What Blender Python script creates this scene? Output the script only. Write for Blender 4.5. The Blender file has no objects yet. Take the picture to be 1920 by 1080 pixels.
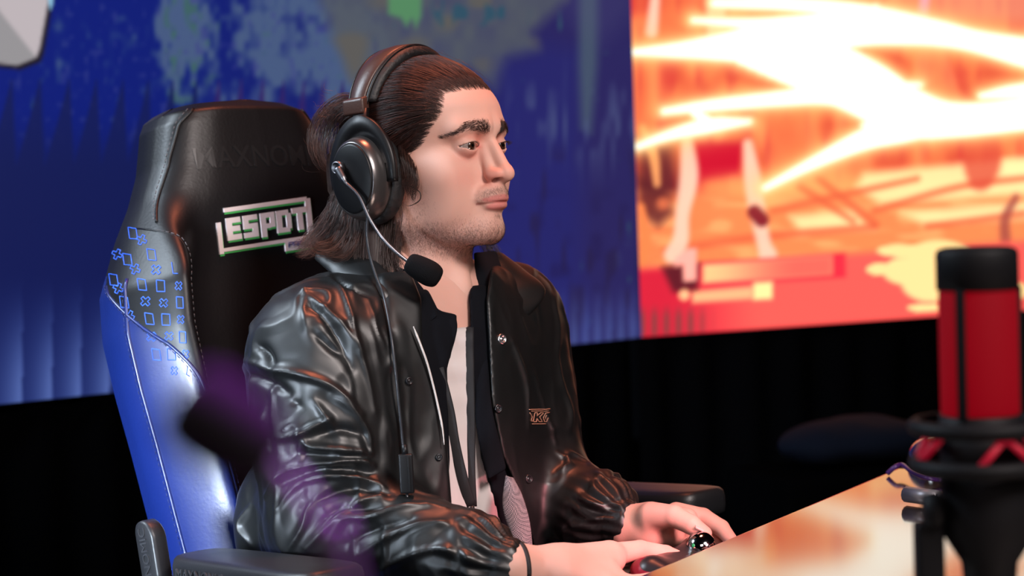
import bpy, bmesh, math, random
import numpy as np
from mathutils import Vector, Matrix, Euler
from mathutils.bvhtree import BVHTree

# ------------------------------------------------------------------ camera, world, lights
scene = bpy.context.scene
COL = scene.collection
LENS = 70.0
FPX = LENS / 36.0 * 1920.0
CAM_LOC = Vector((0, 0, 1.15))
CAM_ROT = Matrix.Rotation(math.radians(90 - 2.84), 3, 'X') @ Matrix.Rotation(math.radians(-2.0), 3, 'Z')
cam_data = bpy.data.cameras.new('camera')
cam = bpy.data.objects.new('camera', cam_data)
COL.objects.link(cam)
cam.location = CAM_LOC
cam.rotation_euler = CAM_ROT.to_euler()
cam_data.lens = LENS
cam_data.sensor_width = 36.0
cam_data.clip_start = 0.05
cam_data.clip_end = 60
cam_data.dof.use_dof = True
cam_data.dof.focus_distance = 2.27
cam_data.dof.aperture_fstop = 4.6
cam_data.dof.aperture_blades = 0
scene.camera = cam
scene.view_settings.view_transform = 'Standard'
scene.view_settings.look = 'None'
scene.view_settings.gamma = 1.0
scene.view_settings.use_curve_mapping = False
scene.view_settings.exposure = 0.0

world = bpy.data.worlds.new('world')
scene.world = world
world.use_nodes = True
world.node_tree.nodes['Background'].inputs[0].default_value = (0.012, 0.014, 0.02, 1)
world.node_tree.nodes['Background'].inputs[1].default_value = 0.10

CR, CU, CB = [Vector(CAM_ROT.col[i]) for i in range(3)]

def P(x, y, d):
    """world point seen at photo pixel (x, y), d metres along the view axis"""
    x, y, d = float(x), float(y), float(d)
    return CAM_LOC + d * ((x - 960) / FPX * CR - (y - 540) / FPX * CU - CB)

_R = np.array([list(CR), list(CU), list(CB)])
_C = np.array(list(CAM_LOC))

def proj(pts):
    q = (np.asarray(pts) - _C) @ _R.T
    d = -q[:, 2]
    return 960 + FPX * q[:, 0] / d, 540 - FPX * q[:, 1] / d, d

def area(name, loc, target, size, energy, col, size_y=None, spread=180):
    L = bpy.data.lights.new(name, 'AREA')
    L.energy = energy
    L.color = col
    L.shape = 'RECTANGLE'
    L.size = size
    L.size_y = size_y or size
    L.spread = math.radians(spread)
    o = bpy.data.objects.new(name, L)
    COL.objects.link(o)
    o.location = loc
    o.rotation_euler = (Vector(target) - Vector(loc)).to_track_quat('-Z', 'Y').to_euler()
    return o

HEAD_T = (-0.06, 2.35, 1.18)
area('key_softbox', (1.25, 0.25, 2.65), HEAD_T, 0.7, 84, (1.0, 0.88, 0.84))
area('added_front_fill', (0.1, -0.6, 2.3), HEAD_T, 1.0, 9, (1.0, 0.88, 0.86))  # added frontal fill for the face, stands for no real lamp
area('stage_left_softbox', (-1.7, 2.15, 2.55), (-0.3, 2.35, 0.95), 0.6, 62, (0.74, 0.87, 1.0), 0.8)
area('stage_left_low', (-1.3, 0.7, 0.95), (-0.42, 2.35, 0.82), 0.35, 3.0, (0.72, 0.85, 1.0), 0.35, 22)
area('stage_back_spot', (0.25, 2.75, 3.2), (-0.12, 2.38, 1.25), 0.35, 1.5, (1.0, 0.24, 0.12), None, 34)
area('monitor_glow', (0.47, 1.90, 0.92), (0.15, 2.22, 0.74), 0.10, .32, (1.0, 0.30, 0.34), 0.10, 36)
area('purple_booth_light', (0.25, 0.75, 1.75), (-0.10, 0.50, 1.08), 0.15, 5, (0.55, 0.02, 0.9), None, 50)

# ------------------------------------------------------------------ helpers
def srgb(r, g, b):
    def f(c):
        c = c / 255.0
        return c / 12.92 if c <= 0.04045 else ((c + 0.055) / 1.055) ** 2.4
    return (f(r), f(g), f(b), 1.0)

def srgb_np(a):
    a = np.clip(a, 0, 400) / 255.0
    return np.where(a <= 0.04045, a / 12.92, ((a + 0.055) / 1.055) ** 2.4)

def empty(name, loc, label, cat, group=None):
    o = bpy.data.objects.new(name, None)
    COL.objects.link(o)
    o.location = loc
    o.empty_display_size = 0.05
    o['label'] = label
    o['category'] = cat
    if group:
        o['group'] = group
    return o

def tag(o, label, cat, group=None):
    o['label'] = label
    o['category'] = cat
    if group:
        o['group'] = group
    return o

def mesh_obj(name, verts, faces, mat, parent=None, smooth=True, label=None):
    """verts in WORLD coordinates; the object's origin goes to the parent's base"""
    me = bpy.data.meshes.new(name)
    v = np.asarray(verts, dtype=np.float64).reshape(-1, 3)
    off = np.array(parent_world(parent)) if parent is not None else np.zeros(3)
    me.from_pydata((v - off).tolist(), [], [tuple(int(i) for i in f) for f in faces])
    if smooth:
        me.polygons.foreach_set('use_smooth', [True] * len(me.polygons))
    me.validate()
    me.update()
    mats = mat if isinstance(mat, (list, tuple)) else [mat]
    for m in mats:
        me.materials.append(m)
    o = bpy.data.objects.new(name, me)
    COL.objects.link(o)
    if parent is not None:
        o.parent = parent
    if label:
        o['label'] = label
    return o

def parent_world(p):
    loc = Vector((0, 0, 0))
    while p is not None:
        loc += Vector(p.location)
        p = p.parent
    return loc

def recalc(o):
    bm = bmesh.new()
    bm.from_mesh(o.data)
    bmesh.ops.recalc_face_normals(bm, faces=bm.faces)
    bm.to_mesh(o.data)
    bm.free()
    return o

def solidify(o, t, offset=0.0):
    m = o.modifiers.new('thickness', 'SOLIDIFY')
    m.thickness = t
    m.offset = offset
    return o

def subsurf(o, n=2):
    m = o.modifiers.new('smooth', 'SUBSURF')
    m.levels = n
    m.render_levels = n
    return o

class MB:
    def __init__(s):
        s.v = []
        s.f = []
        s.n = 0
    def add(s, v, f):
        v = np.asarray(v, dtype=float).reshape(-1, 3)
        s.v.append(v)
        s.f += [tuple(int(i) + s.n for i in q) for q in f]
        s.n += len(v)
    def build(s, name, mat, parent=None, smooth=True, label=None):
        o = mesh_obj(name, np.concatenate(s.v), s.f, mat, parent, smooth, label)
        return o

def catmull(pts, n=8):
    """smooth a polyline (any dimension) with Catmull-Rom"""
    p = np.asarray(pts, dtype=float)
    if len(p) < 3:
        t = np.linspace(0, 1, n + 1)[:, None]
        return p[0] + (p[-1] - p[0]) * t
    q = np.vstack([2 * p[0] - p[1], p, 2 * p[-1] - p[-2]])
    out = []
    for i in range(1, len(q) - 2):
        a, b, c, d = q[i - 1], q[i], q[i + 1], q[i + 2]
        for k in range(n):
            t = k / n
            out.append(0.5 * ((2 * b) + (-a + c) * t + (2 * a - 5 * b + 4 * c - d) * t * t + (-a + 3 * b - 3 * c + d) * t ** 3))
    out.append(p[-1])
    return np.array(out)

def tube(mb, pts, r, sides=8, caps=True, flat=None):
    """tube through points; r scalar or per point; flat=(normal, ratio) squashes it"""
    p = np.asarray(pts, dtype=float)
    n = len(p)
    r = np.broadcast_to(np.asarray(r, dtype=float), (n,)) if np.ndim(r) == 0 else np.asarray(r, dtype=float)
    t = np.gradient(p, axis=0)
    t /= np.linalg.norm(t, axis=1)[:, None] + 1e-12
    up = np.array([0, 0, 1.0]) if abs(t[0][2]) < 0.9 else np.array([1.0, 0, 0])
    if flat is not None:
        up = np.asarray(flat[0], dtype=float)
    u = np.cross(t[0], up)
    u /= np.linalg.norm(u) + 1e-12
    V = []
    for i in range(n):
        if flat is not None:
            u = np.cross(t[i], up)
        u = u - t[i] * np.dot(u, t[i])
        u /= np.linalg.norm(u) + 1e-12
        w = np.cross(t[i], u)
        k = flat[1] if flat is not None else 1.0
        for j in range(sides):
            a = 2 * math.pi * j / sides
            V.append(p[i] + r[i] * (math.cos(a) * u + k * math.sin(a) * w))
    F = []
    for i in range(n - 1):
        for j in range(sides):
            a = i * sides + j
            b = i * sides + (j + 1) % sides
            F.append((a, b, b + sides, a + sides))
    if caps:
        F.append(tuple(range(sides - 1, -1, -1)))
        F.append(tuple((n - 1) * sides + j for j in range(sides)))
    mb.add(V, F)

def lathe(mb, prof, origin, axis, sides=32, ref=None):
    """prof: list of (radius, height along axis)"""
    o = np.array(list(origin), dtype=float)
    a = np.array(list(axis), dtype=float)
    a /= np.linalg.norm(a)
    r0 = np.array([1.0, 0, 0]) if abs(a[0]) < 0.9 else np.array([0, 1.0, 0])
    if ref is not None:
        r0 = np.array(list(ref), dtype=float)
    u = np.cross(a, r0); u /= np.linalg.norm(u)
    w = np.cross(a, u)
    V = []
    for (r, h) in prof:
        for j in range(sides):
            t = 2 * math.pi * j / sides
            V.append(o + a * h + max(r, 1e-5) * (math.cos(t) * u + math.sin(t) * w))
    F = []
    for i in range(len(prof) - 1):
        for j in range(sides):
            p, q = i * sides + j, i * sides + (j + 1) % sides
            F.append((p, q, q + sides, p + sides))
    F.append(tuple(range(sides - 1, -1, -1)))
    F.append(tuple((len(prof) - 1) * sides + j for j in range(sides)))
    mb.add(V, F)

def boxm(mb, c, ax, half, bev=0.0):
    """box with centre c, 3 axes, half sizes; simple chamfer through a rounded grid"""
    c = np.array(list(c), dtype=float)
    A = np.array([list(a) for a in ax], dtype=float)
    h = np.array(half, dtype=float)
    bm = bmesh.new()
    bmesh.ops.create_cube(bm, size=2.0)
    for v in bm.verts:
        v.co = Vector((v.co.x * h[0], v.co.y * h[1], v.co.z * h[2]))
    if bev > 0:
        bmesh.ops.bevel(bm, geom=list(bm.edges), offset=bev, segments=3, affect='EDGES', profile=0.6)
    V = np.array([list(v.co) for v in bm.verts]) @ A + c
    F = [[v.index for v in f.verts] for f in bm.faces]
    bm.verts.index_update()
    F = [[v.index for v in f.verts] for f in bm.faces]
    bm.free()
    mb.add(V, F)

# ---- value noise
_rs = np.random.RandomState(7)
_perm = _rs.rand(64, 64, 64).astype(np.float32)
def noise(p, scale=1.0, seed=0):
    q = np.asarray(p, dtype=np.float64) * scale + seed * 17.31 + 500.0
    i = np.floor(q).astype(np.int64)
    f = q - i
    f = f * f * (3 - 2 * f)
    i &= 63
    j = (i + 1) & 63
    x0, y0, z0 = i[:, 0], i[:, 1], i[:, 2]
    x1, y1, z1 = j[:, 0], j[:, 1], j[:, 2]
    fx, fy, fz = f[:, 0], f[:, 1], f[:, 2]
    g = _perm
    a = g[x0, y0, z0] * (1 - fx) + g[x1, y0, z0] * fx
    b = g[x0, y1, z0] * (1 - fx) + g[x1, y1, z0] * fx
    c = g[x0, y0, z1] * (1 - fx) + g[x1, y0, z1] * fx
    d = g[x0, y1, z1] * (1 - fx) + g[x1, y1, z1] * fx
    return ((a * (1 - fy) + b * fy) * (1 - fz) + (c * (1 - fy) + d * fy) * fz) * 2 - 1

def sstep(a, b, x):
    t = np.clip((x - a) / (b - a), 0, 1)
    return t * t * (3 - 2 * t)

# ---- signed distance pieces (P: N x 3)
def s_ell(p, c, r):
    q = p - np.asarray(c)
    r = np.asarray(r, dtype=float)
    k0 = np.sqrt(((q / r) ** 2).sum(1)) + 1e-9
    k1 = np.sqrt(((q / (r * r)) ** 2).sum(1)) + 1e-9
    return k0 * (k0 - 1.0) / k1

def s_ellr(p, c, r, R):
    return s_ell((p - np.asarray(c)) @ R, (0, 0, 0), r)

def s_cap(p, a, b, ra, rb=None):
    a = np.asarray(a, dtype=float); b = np.asarray(b, dtype=float)
    rb = ra if rb is None else rb
    ab = b - a
    t = np.clip(((p - a) @ ab) / (ab @ ab), 0, 1)
    return np.linalg.norm(p - a - t[:, None] * ab, axis=1) - (ra + (rb - ra) * t)

def smin(a, b, k):
    h = np.clip(0.5 + 0.5 * (b - a) / k, 0, 1)
    return b + (a - b) * h - k * h * (1 - h)

def smax(a, b, k):
    return -smin(-a, -b, k)

def surface_nets(f, lo, hi, h, B=8, margin=1.7):
    """mesh the zero level of f, sampled only near the surface"""
    lo = np.asarray(lo, dtype=float)
    hi = np.asarray(hi, dtype=float)
    nb = np.ceil((hi - lo) / (h * B)).astype(int)
    N = nb * B
    bi = np.stack(np.meshgrid(*[np.arange(k) for k in nb], indexing='ij'), -1).reshape(-1, 3)
    cen = lo + (bi + 0.5) * (B * h)
    fc = f(cen)
    act = np.abs(fc) < B * h * 0.87 * margin
    F = np.repeat(np.repeat(np.repeat(fc.reshape(nb), B, 0), B, 1), B, 2).astype(np.float32)
    off = np.stack(np.meshgrid(*[np.arange(B)] * 3, indexing='ij'), -1).reshape(-1, 3)
    idx = bi[act]
    for s in range(0, len(idx), 1500):
        blk = idx[s:s + 1500]
        g = (blk[:, None, :] * B + off[None]).reshape(-1, 3)
        v = f(lo + g * h)
        F[g[:, 0], g[:, 1], g[:, 2]] = v
    inside = F < 0
    c = np.zeros(N - 1, dtype=np.int8)
    for dx in (0, 1):
        for dy in (0, 1):
            for dz in (0, 1):
                c += inside[dx:N[0] - 1 + dx, dy:N[1] - 1 + dy, dz:N[2] - 1 + dz]
    cells = np.argwhere((c > 0) & (c < 8))
    vid = -np.ones(N - 1, dtype=np.int64)
    vid[cells[:, 0], cells[:, 1], cells[:, 2]] = np.arange(len(cells))
    acc = np.zeros((len(cells), 3))
    cnt = np.zeros(len(cells))
    corners = [(i, j, k) for i in (0, 1) for j in (0, 1) for k in (0, 1)]
    for a in range(8):
        for b in range(a + 1, 8):
            ca, cb = np.array(corners[a]), np.array(corners[b])
            if np.abs(ca - cb).sum() != 1:
                continue
            A = cells + ca
            Bc = cells + cb
            fa = F[A[:, 0], A[:, 1], A[:, 2]]
            fb = F[Bc[:, 0], Bc[:, 1], Bc[:, 2]]
            m = (fa < 0) != (fb < 0)
            t = fa[m] / (fa[m] - fb[m])
            acc[m] += ca + (cb - ca) * t[:, None]
            cnt[m] += 1
    V = lo + (cells + acc / cnt[:, None]) * h
    faces = []
    for ax in range(3):
        u, w = (ax + 1) % 3, (ax + 2) % 3
        sl0 = [slice(0, N[k]) for k in range(3)]
        s0 = list(sl0); s1 = list(sl0)
        s0[ax] = slice(0, N[ax] - 1)
        s1[ax] = slice(1, N[ax])
        d = inside[tuple(s0)] != inside[tuple(s1)]
        e = np.argwhere(d)
        ok = (e[:, u] > 0) & (e[:, w] > 0) & (e[:, u] < N[u] - 1) & (e[:, w] < N[w] - 1)
        e = e[ok]
        eu = np.zeros(3, int); eu[u] = 1
        ew = np.zeros(3, int); ew[w] = 1
        q = [e - eu - ew, e - ew, e, e - eu]
        ids = np.stack([vid[x[:, 0], x[:, 1], x[:, 2]] for x in q], 1)
        flip = ~inside[e[:, 0], e[:, 1], e[:, 2]]
        ids[flip] = ids[flip][:, ::-1]
        ids = ids[(ids >= 0).all(1)]
        faces.append(ids)
    Fq = np.concatenate(faces)
    return V, Fq

def fast_mesh(name, V, Fq, mat, parent=None, label=None, smooth=True):
    me = bpy.data.meshes.new(name)
    off = np.array(list(parent_world(parent)))
    V = np.asarray(V) - off
    Fq = np.asarray(Fq)
    k = Fq.shape[1]
    me.vertices.add(len(V))
    me.vertices.foreach_set('co', V.astype(np.float32).ravel())
    me.loops.add(Fq.size)
    me.loops.foreach_set('vertex_index', Fq.astype(np.int32).ravel())
    me.polygons.add(len(Fq))
    me.polygons.foreach_set('loop_start', np.arange(0, Fq.size, k, dtype=np.int32))
    me.polygons.foreach_set('use_smooth', np.full(len(Fq), smooth))
    me.update(calc_edges=True)
    me.validate()
    for m in (mat if isinstance(mat, (list, tuple)) else [mat]):
        me.materials.append(m)
    o = bpy.data.objects.new(name, me)
    COL.objects.link(o)
    if parent is not None:
        o.parent = parent
    if label:
        o['label'] = label
    return o

def set_color(o, col, name='col'):
    a = o.data.color_attributes.new(name, 'FLOAT_COLOR', 'POINT')
    c = np.ones((len(o.data.vertices), 4), dtype=np.float32)
    c[:, :3] = col
    a.data.foreach_set('color', c.ravel())

def bvh_np(V, Fq):
    return BVHTree.FromPolygons([tuple(v) for v in np.asarray(V).tolist()], [tuple(f) for f in np.asarray(Fq).tolist()])

def hit(bvh, x, y, lift=0.0):
    """3D point where the line of sight through photo pixel (x, y) meets a surface, with its normal"""
    d = (P(x, y, 1.0) - CAM_LOC).normalized()
    loc, nor, i, dist = bvh.ray_cast(CAM_LOC, d)
    if loc is None:
        return None, None
    if nor.dot(d) > 0:
        nor = -nor
    return loc + nor * lift, nor

def vnormals(V, Fq):
    V = np.asarray(V)
    n = np.zeros_like(V)
    a = V[Fq[:, 2]] - V[Fq[:, 0]]
    b = V[Fq[:, 3]] - V[Fq[:, 1]]
    fn = np.cross(a, b)
    for k in range(4):
        np.add.at(n, Fq[:, k], fn)
    return n / (np.linalg.norm(n, axis=1)[:, None] + 1e-12)

def smooth_v(V, Fq, it=2, w=0.5):
    V = np.asarray(V).copy()
    for _ in range(it):
        s = np.zeros_like(V)
        c = np.zeros(len(V))
        for k in range(4):
            a, b = Fq[:, k], Fq[:, (k + 1) % 4]
            np.add.at(s, a, V[b]); np.add.at(c, a, 1)
            np.add.at(s, b, V[a]); np.add.at(c, b, 1)
        V = V * (1 - w) + w * s / np.maximum(c, 1)[:, None]
    return V

# ---- materials
def mat(name, col, rough=0.5, metal=0.0, spec=0.5, bump=None, coat=0.0, sheen=0.0, vary=None, emit=None):
    m = bpy.data.materials.new(name)
    m.use_nodes = True
    nt = m.node_tree
    b = nt.nodes['Principled BSDF']
    b.inputs['Base Color'].default_value = col if len(col) == 4 else (*col, 1)
    b.inputs['Roughness'].default_value = rough
    b.inputs['Metallic'].default_value = metal
    b.inputs['Specular IOR Level'].default_value = spec
    b.inputs['Coat Weight'].default_value = coat
    b.inputs['Sheen Weight'].default_value = sheen
    tc = nt.nodes.new('ShaderNodeTexCoord')
    if bump:
        sc, st, dist = bump
        nz = nt.nodes.new('ShaderNodeTexNoise')
        nz.inputs['Scale'].default_value = sc
        nz.inputs['Detail'].default_value = 4
        nt.links.new(tc.outputs['Object'], nz.inputs['Vector'])
        bp = nt.nodes.new('ShaderNodeBump')
        bp.inputs['Strength'].default_value = st
        bp.inputs['Distance'].default_value = dist
        nt.links.new(nz.outputs['Fac'], bp.inputs['Height'])
        nt.links.new(bp.outputs['Normal'], b.inputs['Normal'])
    if vary:
        sc, c2 = vary
        nz = nt.nodes.new('ShaderNodeTexNoise')
        nz.inputs['Scale'].default_value = sc
        nt.links.new(tc.outputs['Object'], nz.inputs['Vector'])
        mx = nt.nodes.new('ShaderNodeMix')
        mx.data_type = 'RGBA'
        mx.inputs[6].default_value = col if len(col) == 4 else (*col, 1)
        mx.inputs[7].default_value = c2
        nt.links.new(nz.outputs['Fac'], mx.inputs[0])
        nt.links.new(mx.outputs[2], b.inputs['Base Color'])
    if emit:
        b.inputs['Emission Color'].default_value = emit[0]
        b.inputs['Emission Strength'].default_value = emit[1]
    return m

def attr_mat(name, emission=False, strength=1.0, rough=0.5, attr='col', bump=None, spec=0.5):
    m = mat(name, (0.0, 0.0, 0.0, 1), rough, spec=spec, bump=bump)
    nt = m.node_tree
    b = nt.nodes['Principled BSDF']
    a = nt.nodes.new('ShaderNodeAttribute')
    a.attribute_name = attr
    if emission:
        nt.links.new(a.outputs['Color'], b.inputs['Emission Color'])
        b.inputs['Emission Strength'].default_value = strength
    else:
        nt.links.new(a.outputs['Color'], b.inputs['Base Color'])
    return m
# ------------------------------------------------------------------ stage and video walls
M_black = mat('stage_black', (0.0012, 0.0012, 0.0015, 1), 0.95, spec=0.0)
M_floor = mat('stage_floor', (0.004, 0.004, 0.005, 1), 0.6, spec=.2, vary=(3, (0.006, 0.006, 0.008, 1)))
def quad(name, pts, m, kind='structure', parent=None, t=None):
    o = mesh_obj(name, pts, [(0, 1, 2, 3)], m, parent, False)
    if kind:
        o['kind'] = kind
    if t:
        solidify(o, t, -1)
    return o
quad('floor', [(-5, -1, 0), (8, -1, 0), (8, 9, 0), (-5, 9, 0)], M_floor)

def on_z(x, y, z):
    a = P(x, y, 1.0) - CAM_LOC
    t = (z - CAM_LOC.z) / a.z
    return CAM_LOC + a * t

SB = 0.78
A0 = on_z(0, 758, SB); A1 = on_z(1203, 632, SB)
B0 = on_z(1203, 632, SB); B1 = on_z(1900, 583, SB)
dA = (A1 - A0).normalized(); dB = (B1 - B0).normalized()
A0 = A0 - dA * 1.2
B1 = B1 + dB * 0.35

def poly_mask(X, Y, poly, soft=3.0):
    """soft inside-mask of a polygon in picture coordinates"""
    pts = np.asarray(poly, dtype=float)
    d = np.full(X.shape, 1e9)
    ins = np.zeros(X.shape, bool)
    n = len(pts)
    for i in range(n):
        a, b = pts[i], pts[(i + 1) % n]
        ab = b - a
        t = np.clip(((X - a[0]) * ab[0] + (Y - a[1]) * ab[1]) / (ab @ ab + 1e-9), 0, 1)
        dd = np.hypot(X - a[0] - t * ab[0], Y - a[1] - t * ab[1])
        d = np.minimum(d, dd)
        c = ((a[1] > Y) != (b[1] > Y)) & (X < (b[0] - a[0]) * (Y - a[1]) / (b[1] - a[1] + 1e-12) + a[0])
        ins ^= c
    sd = np.where(ins, -d, d)
    return np.clip(0.5 - sd / (2 * soft), 0, 1), sd

def stroke_d(X, Y, pts):
    """distance to a polyline of (x, y, halfwidth), minus the half width"""
    p = np.asarray(pts, dtype=float)
    p = catmull(p, 6)
    d = np.full(X.shape, 1e9)
    for i in range(len(p) - 1):
        a, b = p[i], p[i + 1]
        ab = b[:2] - a[:2]
        t = np.clip(((X - a[0]) * ab[0] + (Y - a[1]) * ab[1]) / (ab @ ab + 1e-9), 0, 1)
        dd = np.hypot(X - a[0] - t * ab[0], Y - a[1] - t * ab[1]) - (a[2] + (b[2] - a[2]) * t)
        d = np.minimum(d, dd)
    return d

def mixc(C, m, col):
    return C * (1 - m[..., None]) + np.asarray(col, dtype=float) * m[..., None]

def n2(X, Y, sx, sy, seed):
    p = np.stack([X / sx, Y / sy, np.full(X.shape, seed * 3.7)], -1).reshape(-1, 3)
    return noise(p).reshape(X.shape)

def paint_blue(X, Y):
    C = np.zeros(X.shape + (3,))
    t = sstep(100, 1150, X)
    C[:] = (4, 25, 118)
    C = mixc(C, t, (42, 37, 94))
    C = mixc(C, sstep(250, 420, Y) * (1 - t), (9, 22, 84))
    # mottled foliage-like patches
    nz = n2(X, Y, 11, 17, 1) * 0.6 + n2(X, Y, 27, 45, 2) * 0.7
    reg = np.zeros(X.shape)
    for (cx, cy, rx, ry, a) in ((350, 50, 75, 140, 1.12), (540, 60, 140, 130, 1.02), (250, 60, 90, 60, 0.45), (480, 170, 160, 60, 0.6),
                                (150, 100, 120, 100, 0.28), (650, 110, 95, 125, 1.2)):
        reg = np.maximum(reg, a * np.exp(-(((X - cx) / rx) ** 2 + ((Y - cy) / ry) ** 2) ** 1.5))
    m = sstep(-0.15, 0.75, nz * 0.75 + reg * 1.35 - 0.62)
    C = mixc(C, m * 0.9, (76, 96, 130))
    g = sstep(0.35, 0.8, n2(X, Y, 13, 16, 5) * 0.7 + 0.5 * np.exp(-((X - 350) / 45) ** 2)) * m
    C = mixc(C, g * 0.8, (58, 98, 92))
    C = mixc(C, sstep(.30, .8, n2(X, Y, 9, 14, 31)) * (1 - sstep(700, 900, X)) * (1 - sstep(240, 330, Y)) * .5, (58, 62, 132))
    # large grey area above the head
    gm, sd = poly_mask(X, Y, [(590, -300), (1040, -300), (1060, 0), (1000, 60), (1010, 95), (950, 110), (930, 170), (880, 130), (700, 120), (660, 150), (620, 60), (600, 0)], 14)
    C = mixc(C, gm * (0.85 + 0.15 * n2(X, Y, 20, 30, 6)), (82, 88, 98))
    C = mixc(C, gm * sstep(0.1, 0.7, n2(X, Y, 60, 40, 7)), (92, 90, 88))
    C = mixc(C, sstep(0.1, 0.5, n2(X, Y, 10, 25, 8) + 0.9 * np.exp(-((X - 900) / 120) ** 2 - ((Y - 25) / 26) ** 2) - 0.55), (48, 80, 100))
    C = mixc(C, poly_mask(X, Y, [(728, -300), (792, -300), (790, 30), (780, 52), (772, 35), (762, 50), (752, 34), (728, 26)], 5)[0], (84, 136, 96))
    C = mixc(C, poly_mask(X, Y, [(935, 120), (1030, 85), (1090, 95), (1090, 700), (900, 700), (920, 300)], 25)[0] * 0.6, (36, 38, 112))
    C = mixc(C, poly_mask(X, Y, [(1088, -300), (1125, -300), (1120, 120), (1108, 250), (1090, 240), (1085, 120)], 10)[0] * 0.8, (74, 92, 108))
    C = mixc(C, poly_mask(X, Y, [(1000, -300), (1190, -300), (1190, 20), (1130, 80), (1060, 30)], 25)[0] * 0.25, (84, 84, 120))
    # hanging streaks right of the face
    st = sstep(0.1, 0.6, n2(X, Y, 10, 60, 9)) * np.exp(-((Y - 230) / 75) ** 2) * sstep(930, 980, X)
    C = mixc(C, st * 0.7, (76, 86, 128))
    C = mixc(C, sstep(0.25, 0.8, n2(X, Y, 12, 70, 10)) * sstep(250, 330, Y) * sstep(900, 1000, X) * 0.5, (38, 28, 62))
    C = mixc(C, sstep(0.2, 0.8, n2(X, Y, 26, 30, 11)) * sstep(330, 400, Y) * 0.35, (30, 22, 66))
    # row of dark spikes
    tips = [22 - 53 - 55, 22 - 54, 22, 75, 130, 181, 231, 278, 324, 368, 411, 453, 493, 532, 570, 607, 643, 678]
    k = np.clip(np.interp(X, tips, np.arange(len(tips)) * 1.0), 0, len(tips) - 1.001)
    v = (Y - 150) / 164.0
    vc_ = np.clip(v, 0, 1.05)
    o = k - np.ceil(k - .16)                       # -.84 .. .16 about each tip
    lft = .03 + .83 * vc_ ** 1.1; rgt = .03 + .14 * vc_
    w = np.minimum(sstep(-.03, .03, o + lft), sstep(-.03, .03, rgt - o)) * (v > 0)
    amt = np.where(X > 260, 0.9, 0.9) * w * (1 - sstep(650, 760, X))
    dark = np.where((t * 3)[..., None] > 0.55, np.array([48, 32, 98.]), np.array([13, 24, 84.]))
    C = C * (1 - (amt * 0.97)[..., None]) + dark * (amt * 0.97)[..., None]
    C = mixc(C, sstep(0.3, 1.1, v) * (1 - sstep(700, 900, X)) * 0.6, (12, 22, 80))
    # lit fins along the foot of the screen
    edges = [-20, 42, 98, 152, 206, 260, 312]
    while edges[-1] < 1300:
        edges.append(edges[-1] + max(22, (edges[-1] - edges[-2]) - 1.5))
    e = np.interp(X, edges, np.arange(len(edges)) * 1.0)
    saw = (e - np.floor(e))
    yb = 758 - 0.105 * X
    up = sstep(0, 1, 1 - (yb - Y) / (255.0 - 0.12 * X))
    fin = up * (0.25 + 0.75 * saw ** 1.6)
    C = mixc(C, np.clip(fin, 0, 1) * (0.88 - 0.25 * t), np.array([98, 122, 190.]))
    C = mixc(C, sstep(0.93, 1.0, saw) * up * 0.4, (30, 40, 110))
    # faceted pale shape in the corner
    gem = [(-200, -200), (104, -200), (100, 0), (92, 45), (82, 100), (76, 116), (38, 131), (-200, 100)]
    m0, _ = poly_mask(X, Y, gem, 3)
    C = mixc(C, m0, (28, 22, 34))
    m1, _ = poly_mask(X, Y, [(x - 7 if x > 0 else x, y - 9) for x, y in gem], 3)
    C = mixc(C, m1, (190, 180, 184))
    m2, _ = poly_mask(X, Y, [(-200, -200), (-60, -80), (0, 22), (68, 108), (38, 124), (-200, 92)], 3)
    C = mixc(C, m1 * m2, (150, 147, 150))
    C = mixc(C, poly_mask(X, Y, [(91, -200), (103, -200), (99, 8), (95, 19), (91, 4)], 2)[0], (150, 205, 235))
    return C

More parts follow.
